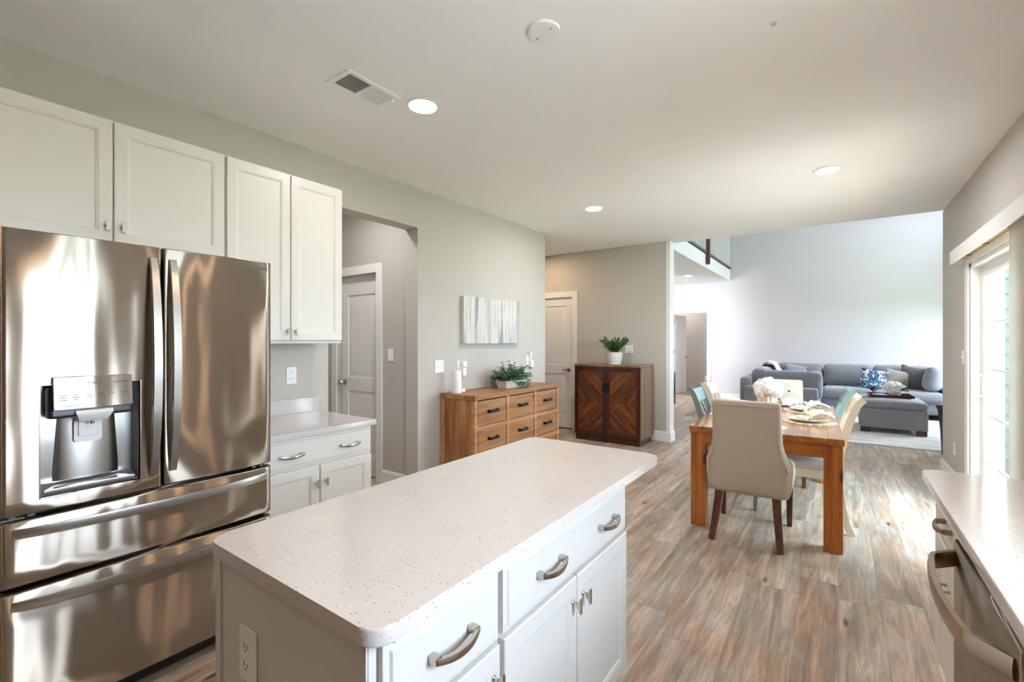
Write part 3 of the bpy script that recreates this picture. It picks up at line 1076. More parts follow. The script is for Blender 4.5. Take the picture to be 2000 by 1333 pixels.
obj('handle', fridge_handle_v(0.424), m_steel_h, dl)
obj('handle', fridge_handle_v(0.490), m_steel_h, dr)
obj('handle', fridge_handle_h(0.728), m_steel_h, dw1)
obj('handle', fridge_handle_h(0.484), m_steel_h, dw2)
bb = B()
hx0, hx1, hz0, hz1 = HOLE
bb.rings([[Vector((hx0, 0.02, hz0)), Vector((hx1, 0.02, hz0)), Vector((hx1, 0.02, hz1)), Vector((hx0, 0.02, hz1))],
          [Vector((hx0 + 0.004, 0.112, hz0 + 0.03)), Vector((hx1 - 0.004, 0.112, hz0 + 0.03)), Vector((hx1 - 0.004, 0.112, hz1)), Vector((hx0 + 0.004, 0.112, hz1))]], cap=False)
cav = obj('dispenser_cavity', bb, m_plas, dl)
bb = B()
bb.grid(lambda u, v: Vector((hx0 + 0.045 + (hx1 - hx0 - 0.09) * u, 0.098 - 0.020 * math.sin(PI * u) ** 0.5 + 0.012 * v, hz0 + 0.030 + (hz1 - hz0 - 0.13) * v)), 16, 4)
bb.box(hx0 + 0.004, hx1 - 0.004, 0.100, 0.112, hz0 + 0.02, hz1)
obj('steel_back', bb, m_steel_h, cav)
obj('drip_tray', B().prism([(hx0 + 0.012, 0.022), (hx1 - 0.012, 0.022), (hx1 - 0.05, 0.085), (hx0 + 0.05, 0.085)], hz0 + 0.004, hz0 + 0.020, 0.003), m_steel_h, cav)
bb = B()
fw = 0.004
bb.box(hx0 - fw, hx0, 0.003, 0.02, hz0 - fw, hz1 + fw, 0.001).box(hx1, hx1 + fw, 0.0, 0.02, hz0 - fw, hz1 + fw, 0.001)
bb.box(hx0, hx1, 0.002, 0.02, hz0 - fw, hz0, 0.001).box(hx0, hx1, 0.002, 0.02, hz1, hz1 + fw, 0.001)
obj('dispenser_frame', bb, m_nickel, cav)
MP = Matrix.Translation((0.242, -0.008, 1.190)) @ Matrix.Rotation(R(-6), 4, 'X')
cp = obj('control_panel', B().box(-0.112, 0.112, -0.008, 0.010, -0.056, 0.062, 0.004, M=MP), m_steel, cav)
obj('panel_housing', B().box(-0.118, 0.118, 0.012, 0.09, -0.085, 0.030, 0.012, M=MP), m_dplas, cav)
text_obj('panel_lettering', 'ThinQ', 0.016, m_dplas, cp, MP @ Matrix.Translation((0.0, -0.0086, 0.036)) @ FRONT)
bb = B()
rnd = random.Random(4)
for row, (z, n) in enumerate(((-0.006, 6), (-0.014, 4), (-0.022, 2))):
    for k in range(n):
        x = -0.085 + k * (0.17 / 5)
        w = rnd.uniform(0.006, 0.011)
        bb.box(x - w, x + w, -0.0088, -0.008, z - 0.0012, z + 0.0012, M=MP)
bb.box(0.055, 0.100, -0.0088, -0.008, 0.0345, 0.0375, M=MP)
bb.box(-0.095, -0.045, -0.0088, -0.008, -0.0445, -0.0425, M=MP)
obj('panel_icons', bb, m_slot, cp)
bb = B()
bb.rings([[Vector((0.242 + sx * w, y, z)) for sx, y, z in ((-1, y0, z_), (1, y0, z_), (1, 0.06, z_), (-1, 0.06, z_))] for z_, w, y0 in
          ((1.128, 0.052, -0.018), (1.118, 0.052, -0.026), (1.105, 0.046, -0.022), (1.085, 0.040, 0.0))])
sp = obj('spout', bb, m_white, cav)
obj('nozzle', B().cyl((0.242, 0.015, 1.072), (0.242, 0.015, 1.09), 0.006), m_nickel, sp)
bb = B()
bb.prism(rounded(0.201, 0.281, 1.00, 1.088, 0.010), 0.0, 0.006, 0.002)
bmesh.ops.transform(bb.bm, matrix=Matrix.Translation((0, 0.074, 0)) @ Matrix.Rotation(R(90), 4, 'X'), verts=bb.bm.verts)
bb.box(0.212, 0.270, 0.060, 0.070, 1.022, 1.082, 0.004)
obj('paddle', bb, m_white, cav)
lg = obj('logo_disc', B().lathe([(0.0, 0), (0.0095, 0), (0.0095, 0.0007), (0.0085, 0.0007), (0.0083, 0.0003), (0.0, 0.0003)], 28, Matrix.Translation((0.838, face_y(0.838) - 0.0002, 1.728)) @ FRONT), m_nickel, dr)
ML = Matrix.Translation((0.838, face_y(0.838) - 0.0006, 1.728))
bb = B()
bb.sweep([ML @ Vector((0.0066 * math.cos(a), 0, 0.0066 * math.sin(a))) for a in [R(90 + 10 * k) for k in range(28)]], 0.0007, 6)
bb.box(-0.0007, 0.0007, -0.0005, 0.0005, -0.003, 0.0035, M=ML).box(0.0, 0.0032, -0.0005, 0.0005, -0.003, -0.0018, M=ML).box(0.001, 0.0066, -0.0005, 0.0005, -0.0006, 0.0006, M=ML)
bb.box(-0.0042, -0.0026, -0.0005, 0.0005, 0.0018, 0.0034, M=ML)
obj('logo_mark', bb, m_dplas, lg)
text_obj('logo_lettering', 'LG', 0.021, m_dplas, dr, Matrix.Translation((0.868, face_y(0.868) - 0.0003, 1.728)) @ FRONT)
bb = B()
for x in (0.04, 0.085):
    bb.cyl((x, 0.045, 0.770), (x, 0.045, 0.786), 0.012, seg=14)
bb.box(0.0, 0.07, 0.03, 0.06, 0.768, 0.774, 0.002)
obj('hinge', bb, m_plas, fr)
bb = B()
for x in (0.835, 0.87):
    bb.cyl((x, 0.045, 0.770), (x, 0.045, 0.786), 0.009, seg=14)
obj('hinge', bb, m_plas, fr)

# ------------------------------------------------------------------ right run: counter, drawer unit, dishwasher
cabinet('base_cabinet', 'cream base cabinet with a drawer over two doors beside the dishwasher', (0.30, 2.37, 0), FACE_R, 0.525, 0.585, 0, ZT - TH,
        [('drawer', 0.006, 0.519, 0.675, 0.835, [(0.27, 0.755)]), ('door', 0.006, 0.259, 0.12, 0.662, [(0.232, 0.545)]), ('door', 0.265, 0.519, 0.12, 0.662, [(0.292, 0.545)])],
        m_cab, 0.105, hw=m_metal_tint)
cabinet('base_cabinet', 'white base cabinet with two doors under the kitchen window, past the dishwasher', (0.30, 1.225, 0), FACE_R, 1.20, 0.585, 0, ZT - TH,
        [('drawer', 0.006, 1.194, 0.675, 0.835, []), ('door', 0.006, 0.597, 0.12, 0.662, [(0.57, 0.6)]), ('door', 0.603, 1.194, 0.12, 0.662, [(0.63, 0.6)])], m_cab, 0.105)
dwt = thing('dishwasher', 'stainless dishwasher with bowed bar handle under the right counter', 'dishwasher', (0.285, 1.84, 0), FACE_R)
obj('tub', B().box(0.004, 0.606, 0.03, 0.59, 0.02, ZT - TH - 0.006), m_dplas, dwt)
ddoor = obj('door', B().box(0.004, 0.606, -0.012, 0.03, 0.11, 0.805, 0.006), m_steel, dwt)
obj('control_strip', B().box(0.006, 0.604, -0.002, 0.03, 0.812, 0.832, 0.004), m_dplas, dwt)
obj('kick_plate', B().box(0.01, 0.60, 0.06, 0.08, 0.01, 0.105), m_dplas, dwt)
path = []
for k in range(21):
    u = k / 20
    path.append((0.03 + 0.55 * u, -0.012 - 0.05 * min(1, math.sin(PI * u) * 3) - 0.025 * math.sin(PI * u), 0.758 + 0.0 * u))
sec = [(-0.006, -0.022), (0.006, -0.022), (0.009, 0), (0.006, 0.022), (-0.006, 0.022)]
obj('bar_handle', B().sweep(path, 1.0, sec=sec), m_metal_tint, ddoor)  # brown reflections are painted into the steel handle's colour
tag(obj('countertop', B().prism(rounded(0.262, 0.898, -1.2, 2.405, 0.045, 8, (0, 0, 0, 1)), ZT - TH, ZT, 0.006), m_quartz),
    'long glossy quartz counter along the right wall', 'countertop')

# ------------------------------------------------------------------ wall plates
outlet('light_switch', 'white double switch plate on the wall left of the router', (XL, 3.136, 1.138), FACE_L, 0.115, 0.12, 'double')
outlet('light_switch', 'white single light switch in the hall beside the door casing', (-3.49, 2.90, 1.245), 0, 0.075, 0.12, 'switch')
outlet('light_switch', 'white light switch plate on the right wall beside the sliding door', (XR, 5.622, 1.238), FACE_R, 0.075, 0.12, 'switch')
outlet('wall_outlet', 'white outlet plate low on the right wall below the light switch', (XR, 5.994, 0.355), FACE_R)
outlet('wall_outlet', 'white square wall plate behind the potted plant', (-2.455, YF, 1.262), 0, 0.115, 0.115, 'square')
outlet('wall_outlet', 'white outlet low on the bedroom wall seen through the doorway', (-2.94, 13.3, 0.36), 0, 0.09, 0.13)
for label, y, z, pot in (('white wall plug with stacked adapters and cable above the router', 3.42, 1.12, True),
                         ('white plug-in air freshener on the wall right of the planter', 4.66, 1.15, False)):
    t = outlet('wall_plug', label, (XL, y, z), FACE_L, 0.075, 0.125, 'none')
    t['category'] = 'plug'
    bb = B()
    bb.box(-0.002, 0.046, -0.055, -0.006, -0.085, -0.004, 0.006)
    if pot:
        bb.box(-0.004, 0.05, -0.06, -0.006, 0.004, 0.06, 0.006)
    else:
        bb.box(0.004, 0.026, -0.04, -0.006, 0.0, 0.095, 0.006)
    obj('adapter', bb, m_white, t)
    if pot:
        obj('cable', B().sweep([(0.015, -0.045, -0.085), (0.010, -0.05, -0.11), (0.0, -0.04, -0.16), (-0.004, -0.035, -0.205), (-0.03, -0.04, -0.225)], 0.0028, 6), m_fluff, t)
    else:
        obj('scent_vial', B().lathe([(0.0, 0), (0.012, 0), (0.014, 0.02), (0.008, 0.03), (0.0, 0.03)], 14, Matrix.Translation((0.012, -0.035, -0.11))), m_plas, t)

# ------------------------------------------------------------------ ceiling fittings
lamps = [((-1.976, 1.879), 'lit recessed ceiling lamp beside the air vent'), ((-2.068, 4.358), 'lit recessed ceiling lamp above the dresser side of the room'),
         ((-0.074, 4.462), 'lit recessed ceiling lamp above the dining table'), ((-3.75, 5.75), 'lit recessed ceiling lamp in the alcove before the panelled door'),
         ((-0.074, 1.72), 'lit recessed ceiling lamp above the aisle, out beyond the frame'), ((-0.074, 0.55), 'lit recessed ceiling lamp over the sink run'),
         ((-1.976, -0.7), 'added unseen ceiling lamp near the back wall of the kitchen')]  # the last lamp is unseen, added to lift the island's end panel
first = None
for (x, y), label in lamps:
    if first is None:
        first = thing('recessed_lamp', label, 'lamp', (x, y, ZC), 0, 'recessed lamps in the kitchen ceiling')
        obj('trim_ring', B().lathe([(0.098, 0.0), (0.098, -0.004), (0.090, -0.007), (0.080, -0.006), (0.077, -0.001), (0.077, 0.0)], 40, cap=False), m_white, first)
        obj('lens', B().lathe([(0.0, -0.003), (0.04, -0.0035), (0.0775, -0.0025)], 40, cap=False), m_lens, first)
    else:
        dup(first, (x, y, ZC), 0, label, {m_lens: m_lens_warm if x < -3 else m_lens_soft} if x < -3 or y < 1.8 else None)
dup(first, (-3.52, 2.25, ZC), 0, 'added unseen ceiling lamp lighting the side hall', {m_lens: m_lens_dim})  # unseen lamp added to brighten the hall
dup(first, (-3.6, 12.7, 2.75), 0, 'added unseen ceiling lamp lighting the bedroom beyond the doorway')['group'] = 'added lamps in the bedroom'  # no lamp known here; added so the bedroom is lit
dup(first, (-2.667, 10.351, 2.80), 0, 'lit recessed lamp in the soffit under the loft')['group'] = 'recessed lamps under the loft'
for c_ in first.children:
    if c_.name.startswith('lens'):
        c_.data = c_.data.copy()
        c_.data.materials[0] = m_lens_dim
t = thing('smoke_detector', 'flat round white cover plate with two screws on the ceiling', 'detector', (-1.06, 1.731, ZC))
obj('cover', B().lathe([(0.0, -0.016), (0.060, -0.016), (0.070, -0.012), (0.072, 0.0)], 40), m_white, t)
for s_ in (-1, 1):
    obj('screw', B().lathe([(0.0, -0.0185), (0.003, -0.018), (0.0035, -0.0155)], 10, Matrix.Translation((s_ * 0.042, s_ * -0.012, 0))), m_slot, t)
t = tag(obj('ceiling_sensor', B().lathe([(0.0, -0.006), (0.010, -0.006), (0.013, -0.003), (0.013, 0.0)], 18), m_canvas_side, None, (-0.229, 2.271, ZC)), 'tiny round grey button on the ceiling', 'sensor')
vt = thing('ceiling_vent', 'white rectangular air register with two louvre banks in the ceiling', 'vent', (-2.107, 1.571, ZC))
bb = B()
hx, hy = 0.098, 0.170
bb.box(-hx, -hx + 0.026, -hy, hy, -0.008, 0, 0.002).box(hx - 0.026, hx, -hy, hy, -0.008, 0, 0.002)
bb.box(-hx + 0.026, hx - 0.026, -hy, -hy + 0.028, -0.008, 0, 0.002).box(-hx + 0.026, hx - 0.026, hy - 0.028, hy, -0.008, 0, 0.002)
bb.box(-hx + 0.026, hx - 0.026, -0.008, 0.008, -0.008, 0, 0.001)
obj('frame', bb, m_white, vt)
obj('duct_back', B().box(-hx + 0.02, hx - 0.02, -hy + 0.02, hy - 0.02, -0.0006, 0.0), plain('duct_grey', lin(150, 148, 140), 0.6), vt)
for half, tilt in ((-1, 40), (1, -40)):
    for k in range(12):
        y = half * (0.012 + 0.0108 * (k + 0.5))
        M_ = Matrix.Translation((0, y, -0.0045)) @ Matrix.Rotation(R(tilt), 4, 'X')
        obj('louvre', B().box(-hx + 0.026, hx - 0.026, -0.0042, 0.0042, -0.0006, 0.0006, M=M_), m_white, vt)
obj('damper_lever', B().box(0.05, 0.056, 0.145, 0.151, -0.022, -0.006), m_white, vt)

# ------------------------------------------------------------------ dresser
dr_ = thing('dresser', 'rustic pine dresser with black bar handles against the left wall', 'dresser', (-2.645, 3.14, 0), FACE_L)
DW, DD, DH = 1.51, 0.425, 0.888
bb = B()
bb.box(0.0, 0.045, 0.0, DD, 0.0, 0.84, 0.004)
bb.box(DW - 0.045, DW, 0.0, DD, 0.0, 0.84, 0.004)
for xa in (0.0, DW - 0.042):
    obj('post', B().box(xa, xa + 0.042, 0.0, 0.045, 0, 0.842, 0.004), m_pine_l, dr_)
    obj('post', B().box(xa, xa + 0.042, DD - 0.05, DD, 0, 0.842, 0.004), m_pine_l, dr_)
bb.bm.free()
obj('side_panel', B().box(0.010, 0.04, 0.045, DD - 0.05, 0.05, 0.842, 0.002), m_pine_z, dr_)
obj('side_panel', B().box(DW - 0.04, DW - 0.010, 0.045, DD - 0.05, 0.05, 0.842, 0.002), m_pine_z, dr_)
bb = B()
bb.box(0.0, DW, 0.0, DD, 0.842, DH, 0.005)
obj('top', bb, m_pine, dr_)
obj('corner_block', B().box(-0.003, 0.05, -0.003, 0.055, 0.838, DH + 0.0015, 0.004), m_pine_z, dr_)
obj('corner_block', B().box(-0.003, 0.05, DD - 0.055, DD + 0.002, 0.838, DH + 0.0015, 0.004), m_pine_z, dr_)
obj('back_panel', B().box(0.04, DW - 0.04, DD - 0.03, DD - 0.01, 0.05, 0.842), m_pine, dr_)
cols = [(0.044, 0.488), (0.540, 0.990), (1.036, 1.466)]
rows = [(0.602, 0.836), (0.350, 0.584), (0.098, 0.332)]
for z in (0.589, 0.337, 0.078):
    obj('rail', B().box(-0.004, DW + 0.004, -0.006, 0.03, z - 0.022, z + 0.014, 0.003), m_pine_l, dr_)
for x0 in (0.488, 0.990):
    obj('stile', B().box(x0 + 0.002, x0 + (0.050 if x0 < 0.6 else 0.044), 0.0, 0.03, 0.08, 0.842, 0.002), m_pine_l, dr_)
proto_handle = None
for (x0, x1) in cols:
    for (z0, z1) in rows:
        d = obj('drawer', B().box(x0 + 0.006, x1 - 0.006, 0.004, 0.36, z0 + 0.006, z1 - 0.006, 0.002), m_pine, dr_)
        xm, zm = (x0 + x1) / 2, (z0 + z1) / 2 + 0.008
        bb = B()
        bb.box(xm - 0.075, xm - 0.055, -0.002, 0.005, zm - 0.016, zm + 0.016, 0.001).box(xm + 0.055, xm + 0.075, -0.002, 0.005, zm - 0.016, zm + 0.016, 0.001)
        bb.box(xm - 0.066, xm - 0.058, -0.026, 0.0, zm - 0.013, zm + 0.013, 0.001).box(xm + 0.058, xm + 0.066, -0.026, 0.0, zm - 0.013, zm + 0.013, 0.001)
        bb.box(xm - 0.066, xm + 0.066, -0.030, -0.023, zm - 0.013, zm + 0.013, 0.002)
        obj('handle', bb, m_black, d)
obj('drawer_shadow_gap', B().box(0.042, DW - 0.042, 0.012, 0.03, 0.085, 0.84), m_dark, dr_)

# things on the dresser
t = thing('wifi_router', 'white cylindrical router on the near end of the dresser', 'router', (-2.935, 3.222, DH + 0.0015))
obj('body', B().lathe([(0.0, 0.0), (0.046, 0.0), (0.050, 0.006), (0.050, 0.034), (0.0, 0.034)], 32), m_white, t)
obj('shell', B().lathe([(0.0, 0.035), (0.049, 0.035), (0.046, 0.12), (0.043, 0.205), (0.038, 0.214), (0.0, 0.216)], 32), m_white, t)
obj('plug_block', B().cushion(-0.01, 0.085, 0.016, 0.03, 0.02, 0.016, 0.008), m_white, t)


def leaf(bb, p, d, up, L, W):
    """one folded leaf from p along d"""
    d = d.normalized()
    s_ = d.cross(up)
    if s_.length < 1e-3:
        s_ = Vector((1, 0, 0))
    s_.normalize()
    n_ = s_.cross(d)
    q = [p, p + d * L * 0.35 + s_ * W * 0.5 + n_ * W * 0.15, p + d * L * 0.75 + s_ * W * 0.35 + n_ * W * 0.1, p + d * L - n_ * L * 0.08,
         p + d * L * 0.75 - s_ * W * 0.35 + n_ * W * 0.1, p + d * L * 0.35 - s_ * W * 0.5 + n_ * W * 0.15, p + d * L * 0.5]
    v = [bb.bm.verts.new(c) for c in q]
    for a, c in ((0, 1), (1, 2), (2, 3), (3, 4), (4, 5), (5, 0)):
        bb.bm.faces.new((v[a], v[c], v[6]))


pl = thing('planter', 'low whitewashed planter of trailing eucalyptus on the dresser', 'plant', (-2.85, 4.00, DH), FACE_L)
bb = B()
bb.rings([[Vector((sx * a, sy * c, z)) for sx, sy in ((-1, -1), (1, -1), (1, 1), (-1, 1))] for a, c, z in
          ((0.17, 0.055, 0.0), (0.195, 0.068, 0.075), (0.197, 0.070, 0.078), (0.183, 0.057, 0.078), (0.178, 0.054, 0.055))])
obj('pot', bb, m_planter, pl)
bb = B()
st = B()
rnd = random.Random(11)
for k in range(150):
    u = rnd.uniform(-1, 1)
    a = rnd.uniform(0, 2 * PI)
    p = Vector((u * 0.15, rnd.uniform(-0.035, 0.035), 0.07))
    lean = Vector((u * 0.7 + rnd.uniform(-0.5, 0.5), math.sin(a) * 0.7, rnd.uniform(0.25, 1.0)))
    if k % 9 == 0:
        lean = Vector((abs(u) + 0.5, -0.5, -0.1))
    L = rnd.uniform(0.10, 0.19) * (0.9 + 0.3 * (1 - abs(u)))
    pts = [p]
    d = lean.normalized()
    for s_ in range(6):
        p = p + d * L / 6
        d = (d + Vector((0, 0, -0.10)) + Vector((rnd.uniform(-1, 1), rnd.uniform(-1, 1), rnd.uniform(-1, 1))) * 0.15).normalized()
        pts.append(p)
        for sg in (-1, 1):
            side = d.cross(Vector((0, 0, 1)))
            if side.length < 0.1:
                side = Vector((1, 0, 0))
            leaf(bb, p, side.normalized() * sg + d * 0.5 + Vector((0, 0, rnd.uniform(-0.2, 0.4))), Vector((0, 0, 1)), rnd.uniform(0.028, 0.042), rnd.uniform(0.024, 0.036))
    st.sweep(pts, 0.0012, 4)
obj('foliage', bb, m_leaf2, pl, flat=True)
obj('stems', st, m_leaf, pl)

# canvas
t = thing('wall_canvas', 'canvas painted in vertical blue and grey strokes above the dresser', 'painting', (XL, 3.93, 1.592), FACE_L)
obj('painted_face', B().box(-0.488, 0.488, -0.0405, -0.036, -0.238, 0.242, 0.001), m_canvas, t)
obj('stretcher', B().box(-0.487, 0.487, -0.037, 0.0, -0.237, 0.241, 0.002), m_canvas_side, t)

# ------------------------------------------------------------------ chevron cabinet
cb = thing('accent_cabinet', 'dark wood cabinet with two chevron-planked doors by the far wall', 'cabinet', (-3.046, 5.80, 0))
CW, CD, CH = 0.955, 0.50, 1.058
obj('plinth', B().box(0.015, CW - 0.015, 0.02, CD - 0.02, 0.0, 0.085, 0.003), m_mahog, cb)
bb = B()
bb.box(0.0, CW, 0.022, CD, 0.08, CH - 0.028, 0.003)
obj('carcass', bb, m_mahog, cb)
obj('top', B().box(-0.002, CW + 0.002, -0.002, CD + 0.001, CH - 0.03, CH, 0.004), m_brownp, cb)
obj('side_panel', B().box(CW - 0.001, CW + 0.006, 0.0, 0.145, 0.082, CH - 0.031, 0.002), m_brownp, cb)
obj('side_panel', B().box(CW - 0.001, CW + 0.006, 0.152, CD, 0.082, CH - 0.031, 0.002), m_brownp, cb)
obj('side_groove', B().box(CW - 0.001, CW + 0.0015, 0.144, 0.153, 0.084, CH - 0.032), m_dark, cb)
ZM = 0.55
for sgn, x0, x1 in ((1, 0.004, 0.4755), (-1, 0.4795, CW - 0.004)):
    bb = B()
    r_ = 0.052
    z0, z1 = 0.088, CH - 0.034
    bb.box(x0, x0 + r_, 0.0, 0.022, z0, z1, 0.003).box(x1 - r_, x1, 0.0, 0.022, z0, z1, 0.003)
    bb.box(x0 + r_, x1 - r_, 0.0, 0.022, z0, z0 + r_, 0.003).box(x0 + r_, x1 - r_, 0.0, 0.022, z1 - r_, z1, 0.003)
    d = obj('door', bb, m_mahog, cb)
    xm = (x0 + x1) / 2
    obj('planked_panel', B().box(x0 + r_ - 0.002 - xm, x1 - r_ + 0.002 - xm, 0.008, 0.02, z0 + r_ - 0.002, z1 - r_ + 0.002),
        chevron('chevron_planks_a' if sgn > 0 else 'chevron_planks_b', sgn, ZM), d, (xm, 0, 0))
    xh = x1 - 0.026 if sgn > 0 else x0 + 0.026
    obj('handle', B().box(xh - 0.021, xh + 0.021, -0.014, 0.0, 0.675, 0.815, 0.003), m_black, d)

# plant on the cabinet
pp = thing('potted_plant', 'green leafy plant in white embossed pot on the dark cabinet', 'plant', (-2.555, 6.07, CH))
pp.scale = (1.28, 1.28, 1.28)
obj('pot', B().lathe([(0.0, 0.0), (0.066, 0.0), (0.068, 0.012), (0.064, 0.016), (0.072, 0.03), (0.080, 0.08), (0.082, 0.122), (0.084, 0.128), (0.078, 0.130), (0.074, 0.118), (0.0, 0.115)], 40), m_pot, pp)
bb, st = B(), B()
rnd = random.Random(5)
for k in range(46):
    a = rnd.uniform(0, 2 * PI)
    r0 = rnd.uniform(0, 0.04)
    p = Vector((r0 * math.cos(a), r0 * math.sin(a), 0.115))
    tilt = rnd.uniform(0.05, 0.85)
    d = Vector((math.cos(a) * tilt, math.sin(a) * tilt, 1)).normalized()
    L = rnd.uniform(0.10, 0.185)
    pts = [p]
    n = 7
    for s_ in range(n):
        p = p + d * L / n
        d = (d + Vector((math.cos(a) * 0.06, math.sin(a) * 0.06, -0.01))).normalized()
        pts.append(p)
        if s_ < 1:
            continue
        for sg in (-1, 1):
            side = d.cross(Vector((math.cos(a + 1), math.sin(a + 1), 0.3))).normalized()
            leaf(bb, p, side * sg + d * 0.9, Vector((0, 0, 1)), rnd.uniform(0.024, 0.038), rnd.uniform(0.014, 0.02))
    leaf(bb, p, d, Vector((0, 1, 0)), 0.035, 0.018)
    st.sweep(pts, [0.003] + [0.0022] * (len(pts) - 1), 5)
obj('foliage', bb, m_leaf3, pp, flat=True)
obj('stems', st, m_leaf3, pp)

# ------------------------------------------------------------------ dining table
TR = R(2.2)
tb = thing('dining_table', 'honey-stained wooden dining table set for a meal', 'table', (-0.478, 4.525, 0), TR)
TW, TL, TZ = 0.475, 0.918, 0.744
LX = Matrix.Translation
obj('tabletop', B().box(-TW + 0.085, TW - 0.085, -TL + 0.001, TL - 0.001, TZ - 0.042, TZ, 0.003), m_oak_y, tb)
for s_ in (-1, 1):
    xa, xb = (-TW, -TW + 0.085) if s_ < 0 else (TW - 0.085, TW)
    obj('edge_board', B().box(xa, xb, -TL, TL, TZ - 0.044, TZ + 0.0005, 0.004), m_oak_y, tb)
for s_ in (-1, 1):
    y0, y1 = (-TL + 0.02, -TL + 0.05) if s_ < 0 else (TL - 0.05, TL - 0.02)
    obj('apron', B().box(-TW + 0.11, TW - 0.11, y0, y1, TZ - 0.135, TZ - 0.044, 0.002), m_oak_x, tb)
    x0, x1 = (-TW + 0.03, -TW + 0.06) if s_ < 0 else (TW - 0.06, TW - 0.03)
    obj('apron', B().box(x0, x1, -TL + 0.11, TL - 0.11, TZ - 0.135, TZ - 0.044, 0.002), m_oak_y, tb)
for sx in (-1, 1):
    for sy in (-1, 1):
        x, y = sx * (TW - 0.060), sy * (TL - 0.062)
        obj('leg', B().box(-0.052, 0.052, -0.050, 0.050, 0.0, TZ - 0.043, 0.004), m_oak_z, tb, (x, y, 0))


def tp(x, y):
    """table-local x, y -> world"""
    return (-0.478 + x * math.cos(TR) - y * math.sin(TR), 4.525 + x * math.sin(TR) + y * math.cos(TR))


# ------------------------------------------------------------------ chairs
def x_chair(label, m):
    t = thing('dining_chair', label, 'chair')
    obj('seat', B().cushion(0, -0.01, 0.465, 0.215, 0.205, 0.032, 0.028, (0, 0, 0.012)), m_seat, t)
    bb = B()
    bb.box(-0.205, 0.205, -0.205, -0.18, 0.375, 0.44, 0.004).box(-0.205, 0.205, 0.155, 0.18, 0.375, 0.44, 0.004)
    bb.box(-0.21, -0.187, -0.18, 0.155, 0.375, 0.44, 0.004).box(0.187, 0.21, -0.18, 0.155, 0.375, 0.44, 0.004)
    obj('seat_frame', bb, m, t)
    for sx in (-1, 1):
        x = sx * 0.19
        obj('leg', B().sweep([(x, -0.185, 0.0), (x, -0.19, 0.2), (x, -0.19, 0.44)], [0.62, 0.85, 1.05], sec=[(-0.02, -0.02), (0.02, -0.02), (0.02, 0.02), (-0.02, 0.02)], up=(0, 1, 0)), m, t)
        pth = [(0.262, 0.0), (0.232, 0.08), (0.205, 0.2), (0.19, 0.33), (0.188, 0.45), (0.198, 0.56), (0.222, 0.70), (0.266, 0.85), (0.300, 0.93), (0.332, 0.968)]
        obj('leg', B().sweep([(x, y, z) for y, z in pth], [1.0, 0.95, 0.95, 1, 1.05, 1.05, 1, 0.95, 0.9, 0.9], sec=[(-0.012, -0.024), (0.012, -0.024), (0.012, 0.024), (-0.012, 0.024)], up=(0, 1, 0)), m, t)
    bb = B()
    for z0, z1, y0, y1 in ((0.845, 0.95, 0.262, 0.302),):
        bb.grid(lambda u, v: Vector((-0.18 + 0.36 * u, y0 + (y1 - y0) * v + 0.012 * math.sin(PI * u) - 0.009, z0 + (z1 - z0) * v)), 8, 3)
        bb.grid(lambda u, v: Vector((-0.18 + 0.36 * u, y0 + (y1 - y0) * v + 0.012 * math.sin(PI * u) + 0.011, z0 + (z1 - z0) * v)), 8, 3)
        for v_ in (0.0, 1.0):
            bb.grid(lambda u, v: Vector((-0.18 + 0.36 * u, y0 + (y1 - y0) * v_ + 0.012 * math.sin(PI * u) - 0.009 + 0.02 * v, z0 + (z1 - z0) * v_)), 8, 1)
    bmesh.ops.remove_doubles(bb.bm, verts=bb.bm.verts, dist=0.0005)
    obj('top_rail', bb, m, t)
    obj('lower_rail', B().box(-0.18, 0.18, 0.196, 0.214, 0.555, 0.595, 0.004), m, t)
    for xa, xb in ((-0.172, -0.006), (-0.006, -0.172), (0.006, 0.172), (0.172, 0.006)):
        obj('cross_slat', B().sweep([(xa, 0.206, 0.59), ((xa + xb) / 2, 0.234, 0.72), (xb, 0.268, 0.85)], 1.0, sec=[(-0.009, -0.006), (0.009, -0.006), (0.009, 0.006), (-0.009, 0.006)], up=(0, 1, 0)), m, t)
    return t


G = 'cross-back chairs along the dining table'
swap = {m_cream: m_teal}
ch = x_chair('cream cross-back chair on the right side of the table, nearest the camera', m_cream)
ch['group'] = G
ch.location = (-0.195, 4.215, 0)
ch.rotation_euler.z = R(-90) + TR
dup(ch, (-0.235, 4.86, 0), R(-90) + TR, 'teal cross-back chair behind the cream one on the right side', swap)
dup(ch, (-0.745, 4.375, 0), R(90) + TR, 'teal cross-back chair on the left side of the table, nearest the camera', swap)
dup(ch, (-0.770, 4.99, 0), R(90) + TR, 'cream cross-back chair behind the teal one on the left side')


def ringrect(hw, y0, y1, r, z, dy=0.0):
    return [Vector((x, y, z)) for x, y in rounded(-hw, hw, y0, y1, min(r, hw * 0.95, (y1 - y0) * 0.48), 5)]


